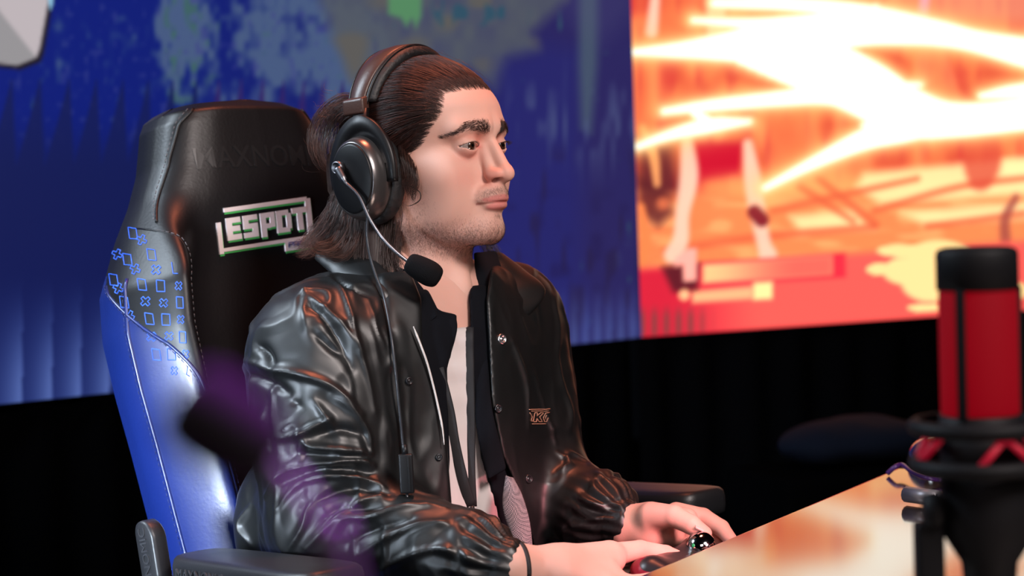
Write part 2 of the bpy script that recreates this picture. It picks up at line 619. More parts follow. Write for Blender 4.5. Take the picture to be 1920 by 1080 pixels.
def paint_fire(X, Y):
    C = np.zeros(X.shape + (3,))
    C[:] = (224, 104, 64)
    C = mixc(C, sstep(-.2, 0.6, n2(X, Y, 60, 60, 21)), (206, 70, 50))
    C = mixc(C, sstep(0.0, .8, n2(X, Y, 12, 70, 23)) * .6, (196, 44, 48))
    C = mixc(C, sstep(-0.1, 0.7, n2(X, Y, 25, 80, 22)) * 0.5, (250, 150, 90))
    C = mixc(C, sstep(1500, 1800, X) * (1 - sstep(20, 80, Y)) * 0.7, (222, 140, 110))
    # deep red opening between the posts, dark foliage on the left
    C = mixc(C, poly_mask(X, Y, [(1300, 265), (1395, 265), (1390, 330), (1310, 340)], 9)[0], (190, 12, 40))
    C = mixc(C, poly_mask(X, Y, [(1195, 260), (1260, 270), (1275, 360), (1245, 415), (1195, 350)], 14)[0] * 0.9, (88, 26, 34))
    # sandy floor
    C = mixc(C, sstep(300, 360, Y - 0.02 * (1500 - X)) * sstep(1250, 1420, X), (250, 158, 92))
    C = mixc(C, sstep(345, 385, Y) * 0.9, (232, 126, 74))
    C = mixc(C, sstep(0, .8, n2(X, Y, 50, 12, 24)) * sstep(340, 380, Y) * .6, (250, 176, 110))
    C = mixc(C, poly_mask(X, Y, [(1195, 330), (1250, 355), (1262, 400), (1235, 425), (1200, 405)], 10)[0] * .8, (84, 26, 32))
    C = mixc(C, sstep(12, -3, np.hypot(X - 1243, Y - 382) - 7) * .8, (226, 112, 70))
    for poly in ([(1620, 325), (1900, 298), (2300, 280), (2300, 340), (1650, 382), (1605, 350)], [(1690, 398), (2300, 345), (2300, 390), (1730, 420)],
                 [(1480, 405), (1600, 395), (1640, 430), (1500, 436)], [(1880, 300), (2300, 290), (2300, 350), (1880, 340)]):
        C = mixc(C, poly_mask(X, Y, poly, 9)[0] * 0.85, (255, 226, 160))
    for s in ([(1535, 335, 4), (1640, 420, 5)], [(1500, 350, 4), (1600, 415, 3)], [(1250, 470, 5), (1420, 445, 5), (1640, 425, 4)],
              [(1450, 395, 4), (1560, 370, 4), (1720, 335, 3)], [(1640, 395, 3), (1800, 350, 4), (1960, 330, 3)], [(1740, 425, 3), (1920, 400, 4)]):
        C = mixc(C, sstep(9, -3, stroke_d(X, Y, s)) * 0.75, (216, 92, 58))
    C = mixc(C, sstep(14, -4, stroke_d(X, Y, [(1845, 230, 24), (1842, 300, 30), (1838, 335, 18)])) * 0.8, (206, 72, 54))
    C = mixc(C, sstep(10, -3, stroke_d(X, Y, [(1745, 60, 12), (1750, 130, 30), (1770, 190, 30)])) * 0.6, (236, 128, 84))
    # pale posts
    for s in ([(1288, 265, 10), (1292, 330, 16), (1280, 400, 12), (1276, 450, 14), (1262, 478, 16)],
              [(1402, 270, 8), (1412, 340, 15), (1420, 395, 14), (1432, 455, 12), (1440, 478, 16)],
              [(1342, 0, 16), (1344, 70, 16)], [(1222, 60, 10), (1228, 0, 8)]):
        C = mixc(C, sstep(7, -5, stroke_d(X, Y, s)) * 0.9, (244, 196, 172))
    C = mixc(C, sstep(6, -4, stroke_d(X, Y, [(1415, 398, 13), (1428, 412, 13)])), (128, 30, 40))
    C = mixc(C, sstep(6, -4, stroke_d(X, Y, [(1205, 240, 5), (1225, 290, 8), (1232, 345, 5)])) * 0.9, (246, 160, 96))
    C = mixc(C, sstep(6, -4, stroke_d(X, Y, [(1200, 390, 8), (1210, 450, 10), (1202, 500, 8)])), (232, 124, 70))
    C = mixc(C, sstep(6, -4, stroke_d(X, Y, [(1735, -10, 7), (1730, 30, 9)])) * 0.7, (220, 160, 196))
    C = mixc(C, sstep(10, -4, stroke_d(X, Y, [(1905, 370, 4), (1885, 410, 6), (1886, 460, 8)])) * 0.8, (150, 66, 60))
    # status panel along the foot
    yp = 505 - (X - 1200) * 0.075
    band = sstep(-10, 12, Y - yp)
    C = mixc(C, band, (240, 88, 80))
    C = mixc(C, band * (1 - sstep(1240, 1440, X)) * 0.85, (196, 20, 48))
    C = mixc(C, (0.5 + 0.5 * np.sin(X / 3.6)) * band * sstep(565, 600, Y) * (1 - sstep(1290, 1350, X)) * 0.8, (112, 62, 58))
    C = mixc(C, poly_mask(X, Y, [(1310, 492), (1585, 474), (1586, 520), (1310, 538)], 3)[0], (224, 44, 62))
    bx = sstep(1318, 1500, X)
    bar = poly_mask(X, Y, [(1318, 496), (1560, 480), (1560, 514), (1318, 531)], 4)[0]
    C = mixc(C, bar, (254, 188, 128))
    C = mixc(C, bar * bx, (250, 98, 84))
    C = mixc(C, poly_mask(X, Y, [(1298, 546), (1412, 538), (1412, 560), (1298, 568)], 4)[0], (252, 172, 122))
    C = mixc(C, poly_mask(X, Y, [(1413, 530), (1448, 528), (1448, 560), (1413, 562)], 4)[0], (255, 226, 150))
    C = mixc(C, poly_mask(X, Y, [(1240, 500), (1312, 492), (1308, 545), (1262, 548)], 6)[0] * 0.8, (66, 20, 28))
    C = mixc(C, sstep(4, -2, np.hypot(X - 1283, Y - 553) - 9), (250, 182, 130))
    C = mixc(C, poly_mask(X, Y, [(1265, 484), (1290, 466), (1306, 466), (1306, 526), (1282, 528), (1280, 496), (1266, 500)], 3)[0], (252, 166, 150))
    for (cx, cy, rx, ry) in ((1700, 508, 45, 26), (1745, 530, 55, 36), (1760, 480, 60, 30), (1650, 505, 26, 11), (1735, 577, 34, 8), (1690, 470, 46, 12), (1910, 545, 16, 14)):
        C = mixc(C, sstep(1.25, 0.75, ((X - cx) / rx) ** 2 + ((Y - cy) / ry) ** 2) * (Y < 2000), (254, 212, 142))
    C = mixc(C, sstep(0, 5, Y - (628 - (X - 1203) * 0.066)) * 0.8, (200, 12, 40))
    # lightning streams: white-hot core, yellow rim
    S = [[(1186, 98, 4), (1300, 92, 16), (1440, 80, 36), (1560, 62, 40), (1640, 25, 14)],
         [(1300, 38, 3), (1420, 46, 10), (1560, 56, 30), (1660, 58, 24), (1800, 78, 12), (1960, 110, 24), (2100, 120, 30)],
         [(1340, 6, 6), (1480, 8, 10), (1620, 22, 12), (1760, 48, 8), (1860, 78, 14), (2100, 110, 16)],
         [(1400, 92, 30), (1520, 120, 52), (1620, 165, 52), (1700, 210, 46), (1800, 225, 30), (1960, 208, 30), (2100, 190, 34)],
         [(1560, 120, 20), (1660, 158, 10), (1725, 160, 3)],
         [(1245, 209, 4), (1330, 198, 9), (1450, 186, 12), (1560, 178, 18), (1640, 200, 30)],
         [(1195, 275, 4), (1250, 255, 7), (1330, 235, 12), (1405, 228, 3)],
         [(1300, 208, 6), (1330, 232, 10)],
         [(1435, 352, 4), (1520, 308, 9), (1620, 262, 18), (1700, 238, 26), (1820, 216, 20), (1960, 202, 20)],
         [(1620, 235, 4), (1680, 225, 20)], [(1840, 180, 4), (1920, 170, 12), (2100, 160, 16)]]
    d = np.full(X.shape, 1e9)
    for s in S:
        d = np.minimum(d, stroke_d(X, Y, s))
    C = mixc(C, np.exp(-np.clip(d, 0, 999) / 16.0) * 0.85, (255, 178, 84))
    C = mixc(C, np.exp(-np.clip(d, 0, 999) / 8.0), (255, 236, 182))
    C = mixc(C, sstep(3, -4, d), (262, 258, 244))
    return C

M_ledA = attr_mat('blue_video_picture', True, 1.0, 0.6, spec=0.2)
M_ledB = attr_mat('fire_video_picture', True, 1.35, 0.6, spec=0.2)
M_case = mat('screen_case', (0.006, 0.006, 0.007, 1), 0.6)

def led_wall(name, p0, p1, top, step, paint, m, label):
    p0 = Vector(p0); p1 = Vector(p1)
    L = (p1 - p0).length
    nx = int(L / step); nz = int((top - SB) / step)
    d = (p1 - p0) / L
    n = Vector((d.y, -d.x, 0))
    t = empty(name, (p0 + p1) / 2, label, 'screen')
    t.location.z = SB
    I, J = np.meshgrid(np.arange(nx + 1), np.arange(nz + 1), indexing='ij')
    W = np.array(list(p0)) + (I.ravel()[:, None] * L / nx) * np.array(list(d)) + (J.ravel()[:, None] * (top - SB) / nz) * np.array([0, 0, 1.0])
    px, py, _ = proj(W)
    C = srgb_np(paint(px.reshape(I.shape), py.reshape(I.shape))).reshape(-1, 3)
    i, j = np.meshgrid(np.arange(nx), np.arange(nz), indexing='ij')
    a = (i * (nz + 1) + j).ravel()
    F = np.stack([a, a + nz + 1, a + nz + 2, a + 1], 1)
    o = fast_mesh('display', W, F, m, t, smooth=False)
    set_color(o, C)
    mb = MB()
    c = (p0 + p1) / 2 - n * 0.045
    c.z = (SB + top) / 2
    boxm(mb, c, (d, n, (0, 0, 1)), (L / 2, 0.04, (top - SB) / 2 + 0.004), 0.004)
    mb.build('cabinet', M_case, t, False)
    # carrier under the screen down to the floor, set back
    return t, d, n, L

wa = led_wall('video_wall', A0, A1, 2.45, 0.0045, paint_blue, M_ledA, 'wide deep blue video wall behind the gaming chair, spiky pattern and pale faceted shape')
wb = led_wall('video_wall', B0, B1, 2.45, 0.006, paint_fire, M_ledB, 'orange and white-hot glowing video wall to the right, showing streaks and a red status bar')
# black masking skirts under the screens
def skirt(p0, p1, name):
    p0 = Vector(p0); p1 = Vector(p1)
    d = (p1 - p0).normalized(); n = Vector((d.y, -d.x, 0))
    L = (p1 - p0).length
    k = int(L / 0.02)
    V = []
    for i in range(k + 1):
        s = i / k
        w = 0.012 * math.sin(i * 0.9) + 0.006 * math.sin(i * 0.37 + 1)
        b = p0 + d * (L * s) - n * (0.03 - w)
        V.append((b.x, b.y, 0)); V.append((b.x, b.y, SB - 0.004))
    F = [(2 * i, 2 * i + 2, 2 * i + 3, 2 * i + 1) for i in range(k)]
    o = mesh_obj(name, V, F, M_black)
    return o
tag(skirt(A0, A1, 'stage_skirt'), 'black pleated cloth skirt under the blue video wall', 'curtain')
tag(skirt(B0, B1, 'stage_skirt'), 'black pleated cloth skirt under the orange video wall', 'curtain')
# ------------------------------------------------------------------ the player: head
yaw, pitch = math.radians(35), math.radians(4.5)
HF = Vector((math.cos(yaw) * math.cos(pitch), -math.sin(yaw) * math.cos(pitch), math.sin(pitch)))   # face forward
HL = Vector((math.sin(yaw), math.cos(yaw), 0))                                                       # his left
HU = HF.cross(HL)
if HU.z < 0: HU = -HU
HO = P(901, 274, 2.33)
HM = np.array([list(HF), list(HL), list(HU)])        # rows = axes
HOn = np.array(list(HO))
def h2w(p):
    return np.asarray(p, dtype=float) @ HM + HOn
def w2h(p):
    return (np.asarray(p) - HOn) @ HM.T

def ears(q):
    d = s_ell(q, (-.078, .075, -.018), (.017, .007, .029))
    d = smin(d, s_ell(q, (-.069, .073, -.045), (.009, .006, .011)), .005)
    d = smax(d, -s_ell(q, (-.075, .083, -.016), (.009, .006, .019)), .004)
    return d

def head_sdf(p, with_ear=True):
    """p in head coordinates (x forward, y left, z up), metres"""
    q = p.copy()
    q[:, 1] = np.abs(q[:, 1])
    d = s_ell(q, (-.082, 0, .030), (.095, .075, .078))
    d = smin(d, s_ell(q, (-.040, 0, .038), (.056, .062, .044)), .02)
    d = smin(d, s_ell(q, (-.040, 0, -.035), (.048, .052, .078)), .014)
    d = smin(d, s_ell(q, (-.008, 0, -.070), (.024, .025, .032)), .012)
    d = smin(d, s_cap(q, (-.078, .049, -.078), (-.008, .015, -.101), .014, .012), .016)
    d = smin(d, s_cap(q, (-.080, .058, -.030), (-.078, .050, -.078), .013, .013), .018)
    d = smin(d, s_ell(q, (-.002, .004, -.098), (.016, .017, .015)), .012)
    d = smin(d, s_ell(q, (-.060, 0, -.090), (.055, .042, .018)), .02)
    # cheeks
    d = smin(d, s_ell(q, (-.024, .040, -.032), (.019, .019, .022)), .018)
    d = smin(d, s_cap(q, (-.020, .048, -.030), (-.078, .060, -.022), .012), .026)
    d = smin(d, s_ell(q, (-.034, .033, -.058), (.030, .020, .030)), .014)
    d = smin(d, s_ell(q, (-.050, .045, -.050), (.034, .014, .036)), .030)
    # brow
    d = smin(d, s_cap(q, (.0125, .010, .020), (-.002, .042, .019), .009, .009), .016)
    # sockets
    d = smax(d, -s_ell(q, (.018, .031, .001), (.0130, .0165, .0115)), .010)
    d = smax(d, -s_ell(q, (.022, .016, .002), (.008, .006, .009)), .008)
    # nose
    n = s_cap(q, (.0135, 0, .008), (.0312, 0, -.030), .0066, .0072)
    n = smin(n, s_ell(q, (.0318, 0, -.0360), (.0108, .0100, .0092)), .006)
    n = smin(n, s_ell(q, (.0240, .0112, -.0362), (.0100, .0058, .0070)), .004)
    n = smin(n, s_cap(q, (.008, .007, -.004), (.017, .009, -.034), .006, .0065), .008)
    n = smin(n, s_cap(q, (.035, 0, -.038), (.019, 0, -.046), .0038, .0045), .005)
    d = smin(d, n, .0065)
    d = smax(d, -s_ell(q, (.0262, .0108, -.0436), (.0085, .0050, .0046)), .0010)
    d = smax(d, -s_cap(q, (.0258, .0098, -.0430), (.0190, .0078, -.0300), .0040), .0010)
    # philtrum and lips, wrapped round the teeth
    w = q.copy()
    w[:, 0] += 14 * w[:, 1] ** 2
    d = smin(d, s_ell(w, (.0180, 0, -.0580), (.0085, .026, .012)), .010)
    wz = w.copy()
    wz[:, 2] += 1.2 * w[:, 1] ** 2
    up = s_ell(wz, (.0192, 0, -.0634), (.0060, .0250, .0034))
    lo = s_ell(wz, (.0180, 0, -.0718), (.0060, .0180, .0042))
    d = smin(d, up, .005)
    d = smin(d, lo, .006)
    d = smax(d, -s_ell(wz, (.0325, 0, -.0674), (.0110, .0262, .0010)), .0022)
    d = smax(d, -s_ell(w, (.0290, 0, -.0850), (.0090, .018, .0050)), .008)
    # eyelids
    lid = s_ell(q, (.0003, .0300, -.0003), (.0135, .0142, .0128))
    d = smin(d, lid, .006)
    r = q - np.array([0.0, .0305, 0.0])
    slope = r[:, 2] + .0010 - 0.05 * r[:, 1]        # outer corner a touch lower
    al = (r[:, 1] / .0140)
    hi_l = .0042 * np.clip(1 - al * al, 0, 1)
    lo_l = -.0046 * np.clip(1 - al * al, 0, 1)
    slit = np.maximum(slope - hi_l, lo_l - slope)
    slit = np.maximum(slit, -(q[:, 0] - .000))
    slit = np.maximum(slit, np.abs(r[:, 1]) - .0142)
    d = smax(d, -slit * 0.8, .0012)
    # crease above the lid
    cr = np.abs(slope - (hi_l + .0036)) - .0003
    cr = np.maximum(cr, np.abs(r[:, 1]) - .0140)
    cr = np.maximum(cr, .0085 - q[:, 0] + 0 * cr)
    cr = np.maximum(cr, -(q[:, 0] - .004))
    if with_ear:
        d = smin(d, ears(q), .003)
    # neck
    d = smin(d, s_cap(q, (-.090, 0, -.070), (-.118, 0, -.235), .054, .060), .016)
    d = smin(d, s_cap(q, (-.080, .048, -.050), (-.066, .012, -.225), .013, .013), .016)
    a = q.copy()
    d = smin(d, s_ell(q, (-.050, 0, -.165), (.014, .012, .022)), .02)
    d = smin(d, s_cap(q, (-.110, .02, -.235), (-.125, .13, -.275), .045, .03), .04)
    return d

def head_world(p):
    return head_sdf(w2h(p))

HV, HFq = surface_nets(head_sdf, (-.20, -.11, -.265), (.058, .11, .125), .0014)
HW = h2w(HV)
head_bvh = bvh_np(HW, HFq)

# ---- skin colour and beard density, in head coordinates
def skin_colour(v):
    q = v.copy(); q[:, 1] = np.abs(q[:, 1])
    C = np.zeros((len(v), 3)); C[:] = (211, 164, 148)
    def blob(c, r, col, a):
        nonlocal C
        m = np.exp(-(((q - np.array(c)) / np.array(r)) ** 2).sum(1)) * a
        C = C * (1 - m[:, None]) + np.array(col) * m[:, None]
    blob((.005, .042, -.035), (.03, .022, .018), (222, 150, 136), .5)
    blob((.024, .014, -.040), (.012, .008, .010), (206, 120, 104), .75)
    blob((.038, 0, -.034), (.012, .012, .010), (220, 150, 134), .5)
    blob((.006, .018, .006), (.014, .008, .010), (196, 112, 96), .7)
    blob((.006, .030, .010), (.012, .018, .004), (196, 124, 108), .6)
    blob((.006, .030, -.011), (.014, .018, .007), (206, 132, 120), .6)
    blob((-.08, .08, -.02), (.03, .015, .04), (206, 130, 112), .6)
    blob((.010, .0155, -.0015), (.004, .0022, .0025), (198, 100, 92), .9)
    # lips
    w = q.copy(); w[:, 0] += 14 * w[:, 1] ** 2; w[:, 2] += 1.2 * w[:, 1] ** 2
    lip = np.minimum(s_ell(w, (.0225, 0, -.0632), (.0085, .0255, .0046)), s_ell(w, (.0210, 0, -.0722), (.0092, .0205, .0052)))
    m = sstep(.0012, -.0012, lip)
    C = C * (1 - m[:, None]) + np.array([198, 124, 116]) * m[:, None]
    ln = sstep(.0020, .0004, np.abs(w[:, 2] + .0674)) * (np.abs(q[:, 1]) < .026) * (w[:, 0] > .012)
    C = C * (1 - .45 * ln[:, None]) + np.array([120, 50, 46]) * .45 * ln[:, None]
    return srgb_np(C)

def beard_density(v):
    q = v.copy(); q[:, 1] = np.abs(q[:, 1])
    x, y, z = q[:, 0], q[:, 1], q[:, 2]
    jaw = sstep(-.074, -.108, z + 0.30 * np.clip(x + .02, -.08, 0)) * sstep(-.150, -.122, z + .25 * np.clip(x, -.1, 0)) * sstep(-.098, -.080, x)
    side = sstep(.025, .05, y) * sstep(-.020, -.060, x) * sstep(-.005, -.05, z) * sstep(-.12, -.095, z) * .5
    must = np.exp(-((z + .0555 + 14 * np.clip(y - .010, 0, 1) ** 2 * 1.2) / .0048) ** 2) * sstep(.031, .022, y) * (x > 0) * (0.55 + .45 * sstep(.0, .006, y))
    soul = np.exp(-((z + .083) / .0045) ** 2 - (y / .006) ** 2) * .9 * (x > 0)
    chin = sstep(-.088, -.108, z) * (x > -.02) * sstep(-.135, -.122, z)
    lipm = sstep(-.060, -.062, z) * sstep(-.080, -.078, z) * 0
    d = np.maximum.reduce([jaw * .95, side, must * 1.25, soul, chin * .45])
    return np.clip(d, 0, 1)

def hair_depth(v):
    """how far (m) a point lies inside the hairy part of the scalp; negative on the face"""
    q = v.copy(); q[:, 1] = np.abs(q[:, 1])
    x, y, z = q[:, 0], q[:, 1], q[:, 2]
    hx = np.interp(z, [-.30, -.075, -.05, -.016, -.004, .012, .026, .040, .055, .066, .075], [-.105, -.105, -.052, -.043, -.042, -.037, -.026, -.014, -.014, -.018, -.020])
    a = hx - x
    b = (z - (.0725 - 1.5 * y * y)) * .9
    return np.maximum(a, b)

M_skin = attr_mat('skin', False, 1, 0.55, bump=(900, 0.12, 0.001), spec=0.28)
_b = M_skin.node_tree.nodes['Principled BSDF']
_b.inputs['Subsurface Weight'].default_value = 0.12
_b.inputs['Subsurface Radius'].default_value = (1.0, 0.35, 0.2)
_b.inputs['Subsurface Scale'].default_value = 0.006
# short-stubble shading: darker specks where beard grows
_nt = M_skin.node_tree
_at = _nt.nodes.new('ShaderNodeAttribute'); _at.attribute_name = 'beard'
_nz = _nt.nodes.new('ShaderNodeTexNoise'); _nz.inputs['Scale'].default_value = 620; _nz.inputs['Detail'].default_value = 2
_tc = [n for n in _nt.nodes if n.type == 'TEX_COORD'][0]
_nt.links.new(_tc.outputs['Object'], _nz.inputs['Vector'])
_mr = _nt.nodes.new('ShaderNodeMapRange'); _mr.inputs[1].default_value = .30; _mr.inputs[2].default_value = .62; _mr.inputs[3].default_value = .25; _mr.inputs[4].default_value = 1.0
_nt.links.new(_nz.outputs['Fac'], _mr.inputs[0])
_mu = _nt.nodes.new('ShaderNodeMath'); _mu.operation = 'MULTIPLY'
_nt.links.new(_mr.outputs[0], _mu.inputs[0]); _nt.links.new(_at.outputs['Fac'], _mu.inputs[1])
_mu2 = _nt.nodes.new('ShaderNodeMath'); _mu2.operation = 'MULTIPLY'; _mu2.inputs[1].default_value = .52
_nt.links.new(_mu.outputs[0], _mu2.inputs[0])
_mx = _nt.nodes.new('ShaderNodeMix'); _mx.data_type = 'RGBA'; _mx.inputs[7].default_value = srgb(74, 46, 40)
_ca = [n for n in _nt.nodes if n.type == 'ATTRIBUTE' and n.attribute_name == 'col'][0]
_nt.links.new(_mu2.outputs[0], _mx.inputs[0]); _nt.links.new(_ca.outputs['Color'], _mx.inputs[6])
_nt.links.new(_mx.outputs[2], _b.inputs['Base Color'])

PELVIS = P(735, 1180, 2.44)
person = empty('person', (PELVIS.x, PELVIS.y, 0.0), 'person with slicked-back dark hair in a glossy black jacket, seated in the gaming chair', 'person')

# ---- eyes
M_eye = attr_mat('eyeball', False, 1, 0.06, spec=0.7)
for s in (-1, 1):
    mb = MB()
    c = np.array([0.0003, .0305 * s, 0.0])
    g = np.array([1.0, -.20, -.03]); g /= np.linalg.norm(g)      # gaze in head axes
    prof = [(0.0119 * math.sin(a), 0.0119 * math.cos(a)) for a in np.linspace(0.0005, math.pi - .001, 48)]
    lathe(mb, prof, (0, 0, 0), g, 48)
    V = np.concatenate(mb.v)
    ang = np.arccos(np.clip((V / np.linalg.norm(V, axis=1)[:, None]) @ g, -1, 1))
    bulge = 1 + .05 * sstep(.50, .30, ang)
    C = np.zeros((len(V), 3)); C[:] = (150, 134, 128)
    C[:] = np.where((ang < .60)[:, None], np.array([148, 130, 124.]), C)
    C = np.where((ang < .50)[:, None], np.array([34, 20, 16.]), C)
    C = np.where((ang < .44)[:, None], np.array([58, 36, 26.]), C)
    C = np.where((ang < .19)[:, None], np.array([6, 5, 5.]), C)
    W = h2w(V * bulge[:, None] + c)
    o = mesh_obj('eye', W, mb.f, M_eye, person, True, 'brown eye')
    set_color(o, srgb_np(C))

# ---- strands: slim three-sided tapering tubes
def strands_mesh(name, lines, radii, m, parent, label=None, colours=None):
    """lines: list of (n,3) arrays, all the same length n"""
    L = np.asarray(lines)                       # K,n,3
    K, n, _ = L.shape
    T = np.gradient(L, axis=1)
    T /= np.linalg.norm(T, axis=2)[..., None] + 1e-12
    ref = np.array([.3, .5, .81])
    U = np.cross(T, ref); U /= np.linalg.norm(U, axis=2)[..., None] + 1e-12
    Wv = np.cross(T, U)
    R = np.asarray(radii)                       # K,n
    V = np.stack([L + R[..., None] * (math.cos(a) * U + math.sin(a) * Wv) for a in (0, 2.094, 4.189)], 2)   # K,n,3,3
    k = np.arange(K)[:, None, None] * (n * 3)
    i = np.arange(n - 1)[None, :, None] * 3
    j = np.arange(3)[None, None, :]
    a = k + i + j
    b = k + i + (j + 1) % 3
    F = np.stack([a, b, b + 3, a + 3], -1).reshape(-1, 4)
    o = fast_mesh(name, V.reshape(-1, 3), F, m, parent, label)
    if colours is not None:
        set_color(o, np.repeat(np.asarray(colours), n * 3, axis=0))
    return o

rng = np.random.RandomState(3)
M_brow = mat('brow_hair', srgb(48, 30, 26), 0.6)
HN = vnormals(HV, HFq)
# facial hair grown from the skin: brows and short beard
def grow(mask, count, length, direction, lean, rad, name, label, seed, colr=None):
    r = np.random.RandomState(seed)
    w = mask / mask.sum()
    idx = r.choice(len(HV), count, p=w)
    base = HV[idx] + r.normal(0, .0006, (count, 3))
    n = HN[idx]
    d = direction(base)
    d = d - n * (d * n).sum(1)[:, None]
    d /= np.linalg.norm(d, axis=1)[:, None] + 1e-9
    d = d + r.normal(0, .20, d.shape)
    Lh = length(base) * r.uniform(.6, 1.15, count)
    pts = []
    for k, t in enumerate((0, .35, .7, 1.0)):
        out = lean * (t - .45 * t * t)
        pts.append(base - n * .0004 + (d * t + n * out) * Lh[:, None])
    Lw = h2w(np.stack(pts, 1).reshape(-1, 3)).reshape(count, 4, 3)
    R = np.tile(np.array([1, .9, .6, .15]) * rad, (count, 1))
    return strands_mesh(name, Lw, R, M_brow, person, label)

def brow_mask(v, s):
    y = v[:, 1] * s; z = v[:, 2]; x = v[:, 0]
    yc = np.interp(y, [.008, .014, .026, .038, .050, .056], [.0165, .0185, .0225, .0235, .0150, .0105])
    hw = np.interp(y, [.006, .012, .024, .038, .050, .057], [.0040, .0060, .0060, .0042, .0022, .0008])
    m = np.exp(-((z - yc) / hw) ** 4) * (y > .0085) * (y < .0545) * (x > -.03)
    return m * sstep(.008, .014, y)
for s in (-1, 1):
    def bdir(b, s=s):
        y = b[:, 1] * s
        t = sstep(.012, .030, y)
        return np.stack([-.2 * np.ones(len(b)), s * (.25 + .9 * t), 1.0 - 1.25 * t], 1)
    grow(brow_mask(HV, s) + 1e-12, 2200, lambda b: np.full(len(b), .0048), bdir, .10, .00013, 'eyebrow', 'thick dark eyebrow', 11 + s)
_bd = beard_density(HV)
grow((_bd * (HV[:, 2] < -.04)) ** 1.3 * (np.abs(HV[:, 1]) < .09) + 1e-12, 17000, lambda b: np.where((b[:, 2] > -.062) & (b[:, 0] > 0), .0026, .0036),
     lambda b: np.stack([.25 * np.ones(len(b)), .3 * np.sign(b[:, 1]), -1 * np.ones(len(b))], 1), .30, .000065, 'beard', 'short sparse beard and moustache', 5)
# upper lashes
for s in (-1, 1):
    lines = []
    for k in range(46):
        t = -1 + 2 * k / 45
        y = .0305 + .0138 * t
        z = .0042 * (1 - t * t) - .0010 + .05 * .0138 * t
        xx = math.sqrt(max(.0139 ** 2 - (y - .0305) ** 2 * .8 - z * z, 1e-8)) + .0002
        b = np.array([xx, y, z]); l = .006 * (.6 + .4 * max(0, t))
        d = np.array([.9, .25 + .5 * t, .15])
        pts = [b + d * l * u + np.array([0, 0, .25 * l * u * u]) for u in (0, .4, .75, 1)]
        P4 = np.array(pts); P4[:, 1] *= s
        lines.append(h2w(P4))
    strands_mesh('eyelashes', lines, np.tile(np.array([1, .8, .5, .1]) * .00016, (len(lines), 1)), M_brow, person)
# ------------------------------------------------------------------ hair
M_hair = mat('dark_brown_hair', srgb(34, 20, 17), 0.5, spec=0.35)
M_hairA = attr_mat('brown_hair_strands', False, 1, 0.42, spec=0.45)

def skull_sdf(q0):
    q = q0.copy(); q[:, 1] = np.abs(q[:, 1])
    d = s_ell(q, (-.082, 0, .030), (.095, .075, .078))
    d = smin(d, s_ell(q, (-.040, 0, .038), (.056, .062, .044)), .02)
    d = smin(d, s_ell(q, (-.070, 0, -.035), (.060, .062, .078)), .02)
    return d

def hair_thick(m):
    return -.0045 * sstep(.004, -.004, m) + .0012 * sstep(0, .006, m) + .0070 * sstep(.003, .045, m)

def hair_cap(q):
    m = hair_depth(q)
    d = skull_sdf(q) - hair_thick(m - .009)
    # grooves running backwards
    th = np.arctan2(q[:, 2] - .03, np.abs(q[:, 1]) + 1e-6)
    g = noise(np.stack([q[:, 0] * 14, th * 13, np.zeros(len(q))], 1)) * .0016 + noise(np.stack([q[:, 0] * 22, th * 34, np.ones(len(q))], 1)) * .0006
    d = d + g * sstep(.003, .02, m) * (q[:, 2] > -.05)
    # lower end behind the ears and neck
    return smax(d, -(q[:, 2] + .088), .01)
CV, CF = surface_nets(hair_cap, (-.20, -.10, -.10), (.03, .10, .130), .0022)
hair = fast_mesh('hair', h2w(CV), CF, M_hair, person, 'slicked-back dark brown shoulder-length hair')

def project(q, target):
    """push points onto the level `target` of the skull distance"""
    for _ in range(3):
        e = 5e-4
        d = skull_sdf(q)
        g = np.stack([(skull_sdf(q + np.eye(3)[k] * e) - d) / e for k in range(3)], 1)
        g /= np.linalg.norm(g, axis=1)[:, None] + 1e-9
        q = q - g * (d - target)[:, None]
    return q, g

def comb(count, seed, nstep=13, step=.0085):
    r = np.random.RandomState(seed)
    pts = []
    # candidates on the scalp
    ok = np.zeros((0, 3))
    while len(ok) < count:
        u = r.normal(size=(count * 6, 3)); u /= np.linalg.norm(u, axis=1)[:, None]
        q = np.array([-.075, 0, .02]) + u * .09
        q, g = project(q, np.zeros(len(q)))
        m = hair_depth(q)
        near = np.exp(-m / .03)
        keep = (m > -.0035 * r.rand(len(q))) & (q[:, 2] > -.035) & (r.rand(len(q)) < (.25 + .75 * near) * sstep(-.004, .010, m))
        ok = np.vstack([ok, q[keep]])
    q = ok[:count]
    clump = noise(np.stack([q[:, 0] * 30, q[:, 1] * 90, q[:, 2] * 90], 1))
    slope = r.normal(0, .05, count) + .10 * clump
    h = r.uniform(.0004, .0022, count)
    line = [q]
    for k in range(nstep):
        m = hair_depth(q)
        x, z = q[:, 0], q[:, 2]
        sidey = sstep(.03, .065, np.abs(q[:, 1]))
        dz = slope + sidey * (-.10 - .35 * sstep(.055, .01, z) - .35 * sstep(-.07, -.13, x))
        d = np.stack([-np.ones(count), -.10 * np.sign(q[:, 1]) * (1 - sidey), dz], 1)
        e = 5e-4
        s0 = skull_sdf(q)
        g = np.stack([(skull_sdf(q + np.eye(3)[j] * e) - s0) / e for j in range(3)], 1)
        g /= np.linalg.norm(g, axis=1)[:, None] + 1e-9
        d = d - g * (d * g).sum(1)[:, None]
        d /= np.linalg.norm(d, axis=1)[:, None] + 1e-9
        q = q + d * step
        m = hair_depth(q)
        lift = hair_thick(np.maximum(m, .001)) + h * sstep(0, .012, m) + .0012 * noise(q, 60, seed)
        q, _ = project(q, lift)
        line.append(q)
    return np.stack(line, 1)
Ls = comb(8500, 1)
K, n, _ = Ls.shape
cl = rng.rand(K, 1)
base = np.array([30, 17, 15.]); hi = np.array([88, 46, 36.])
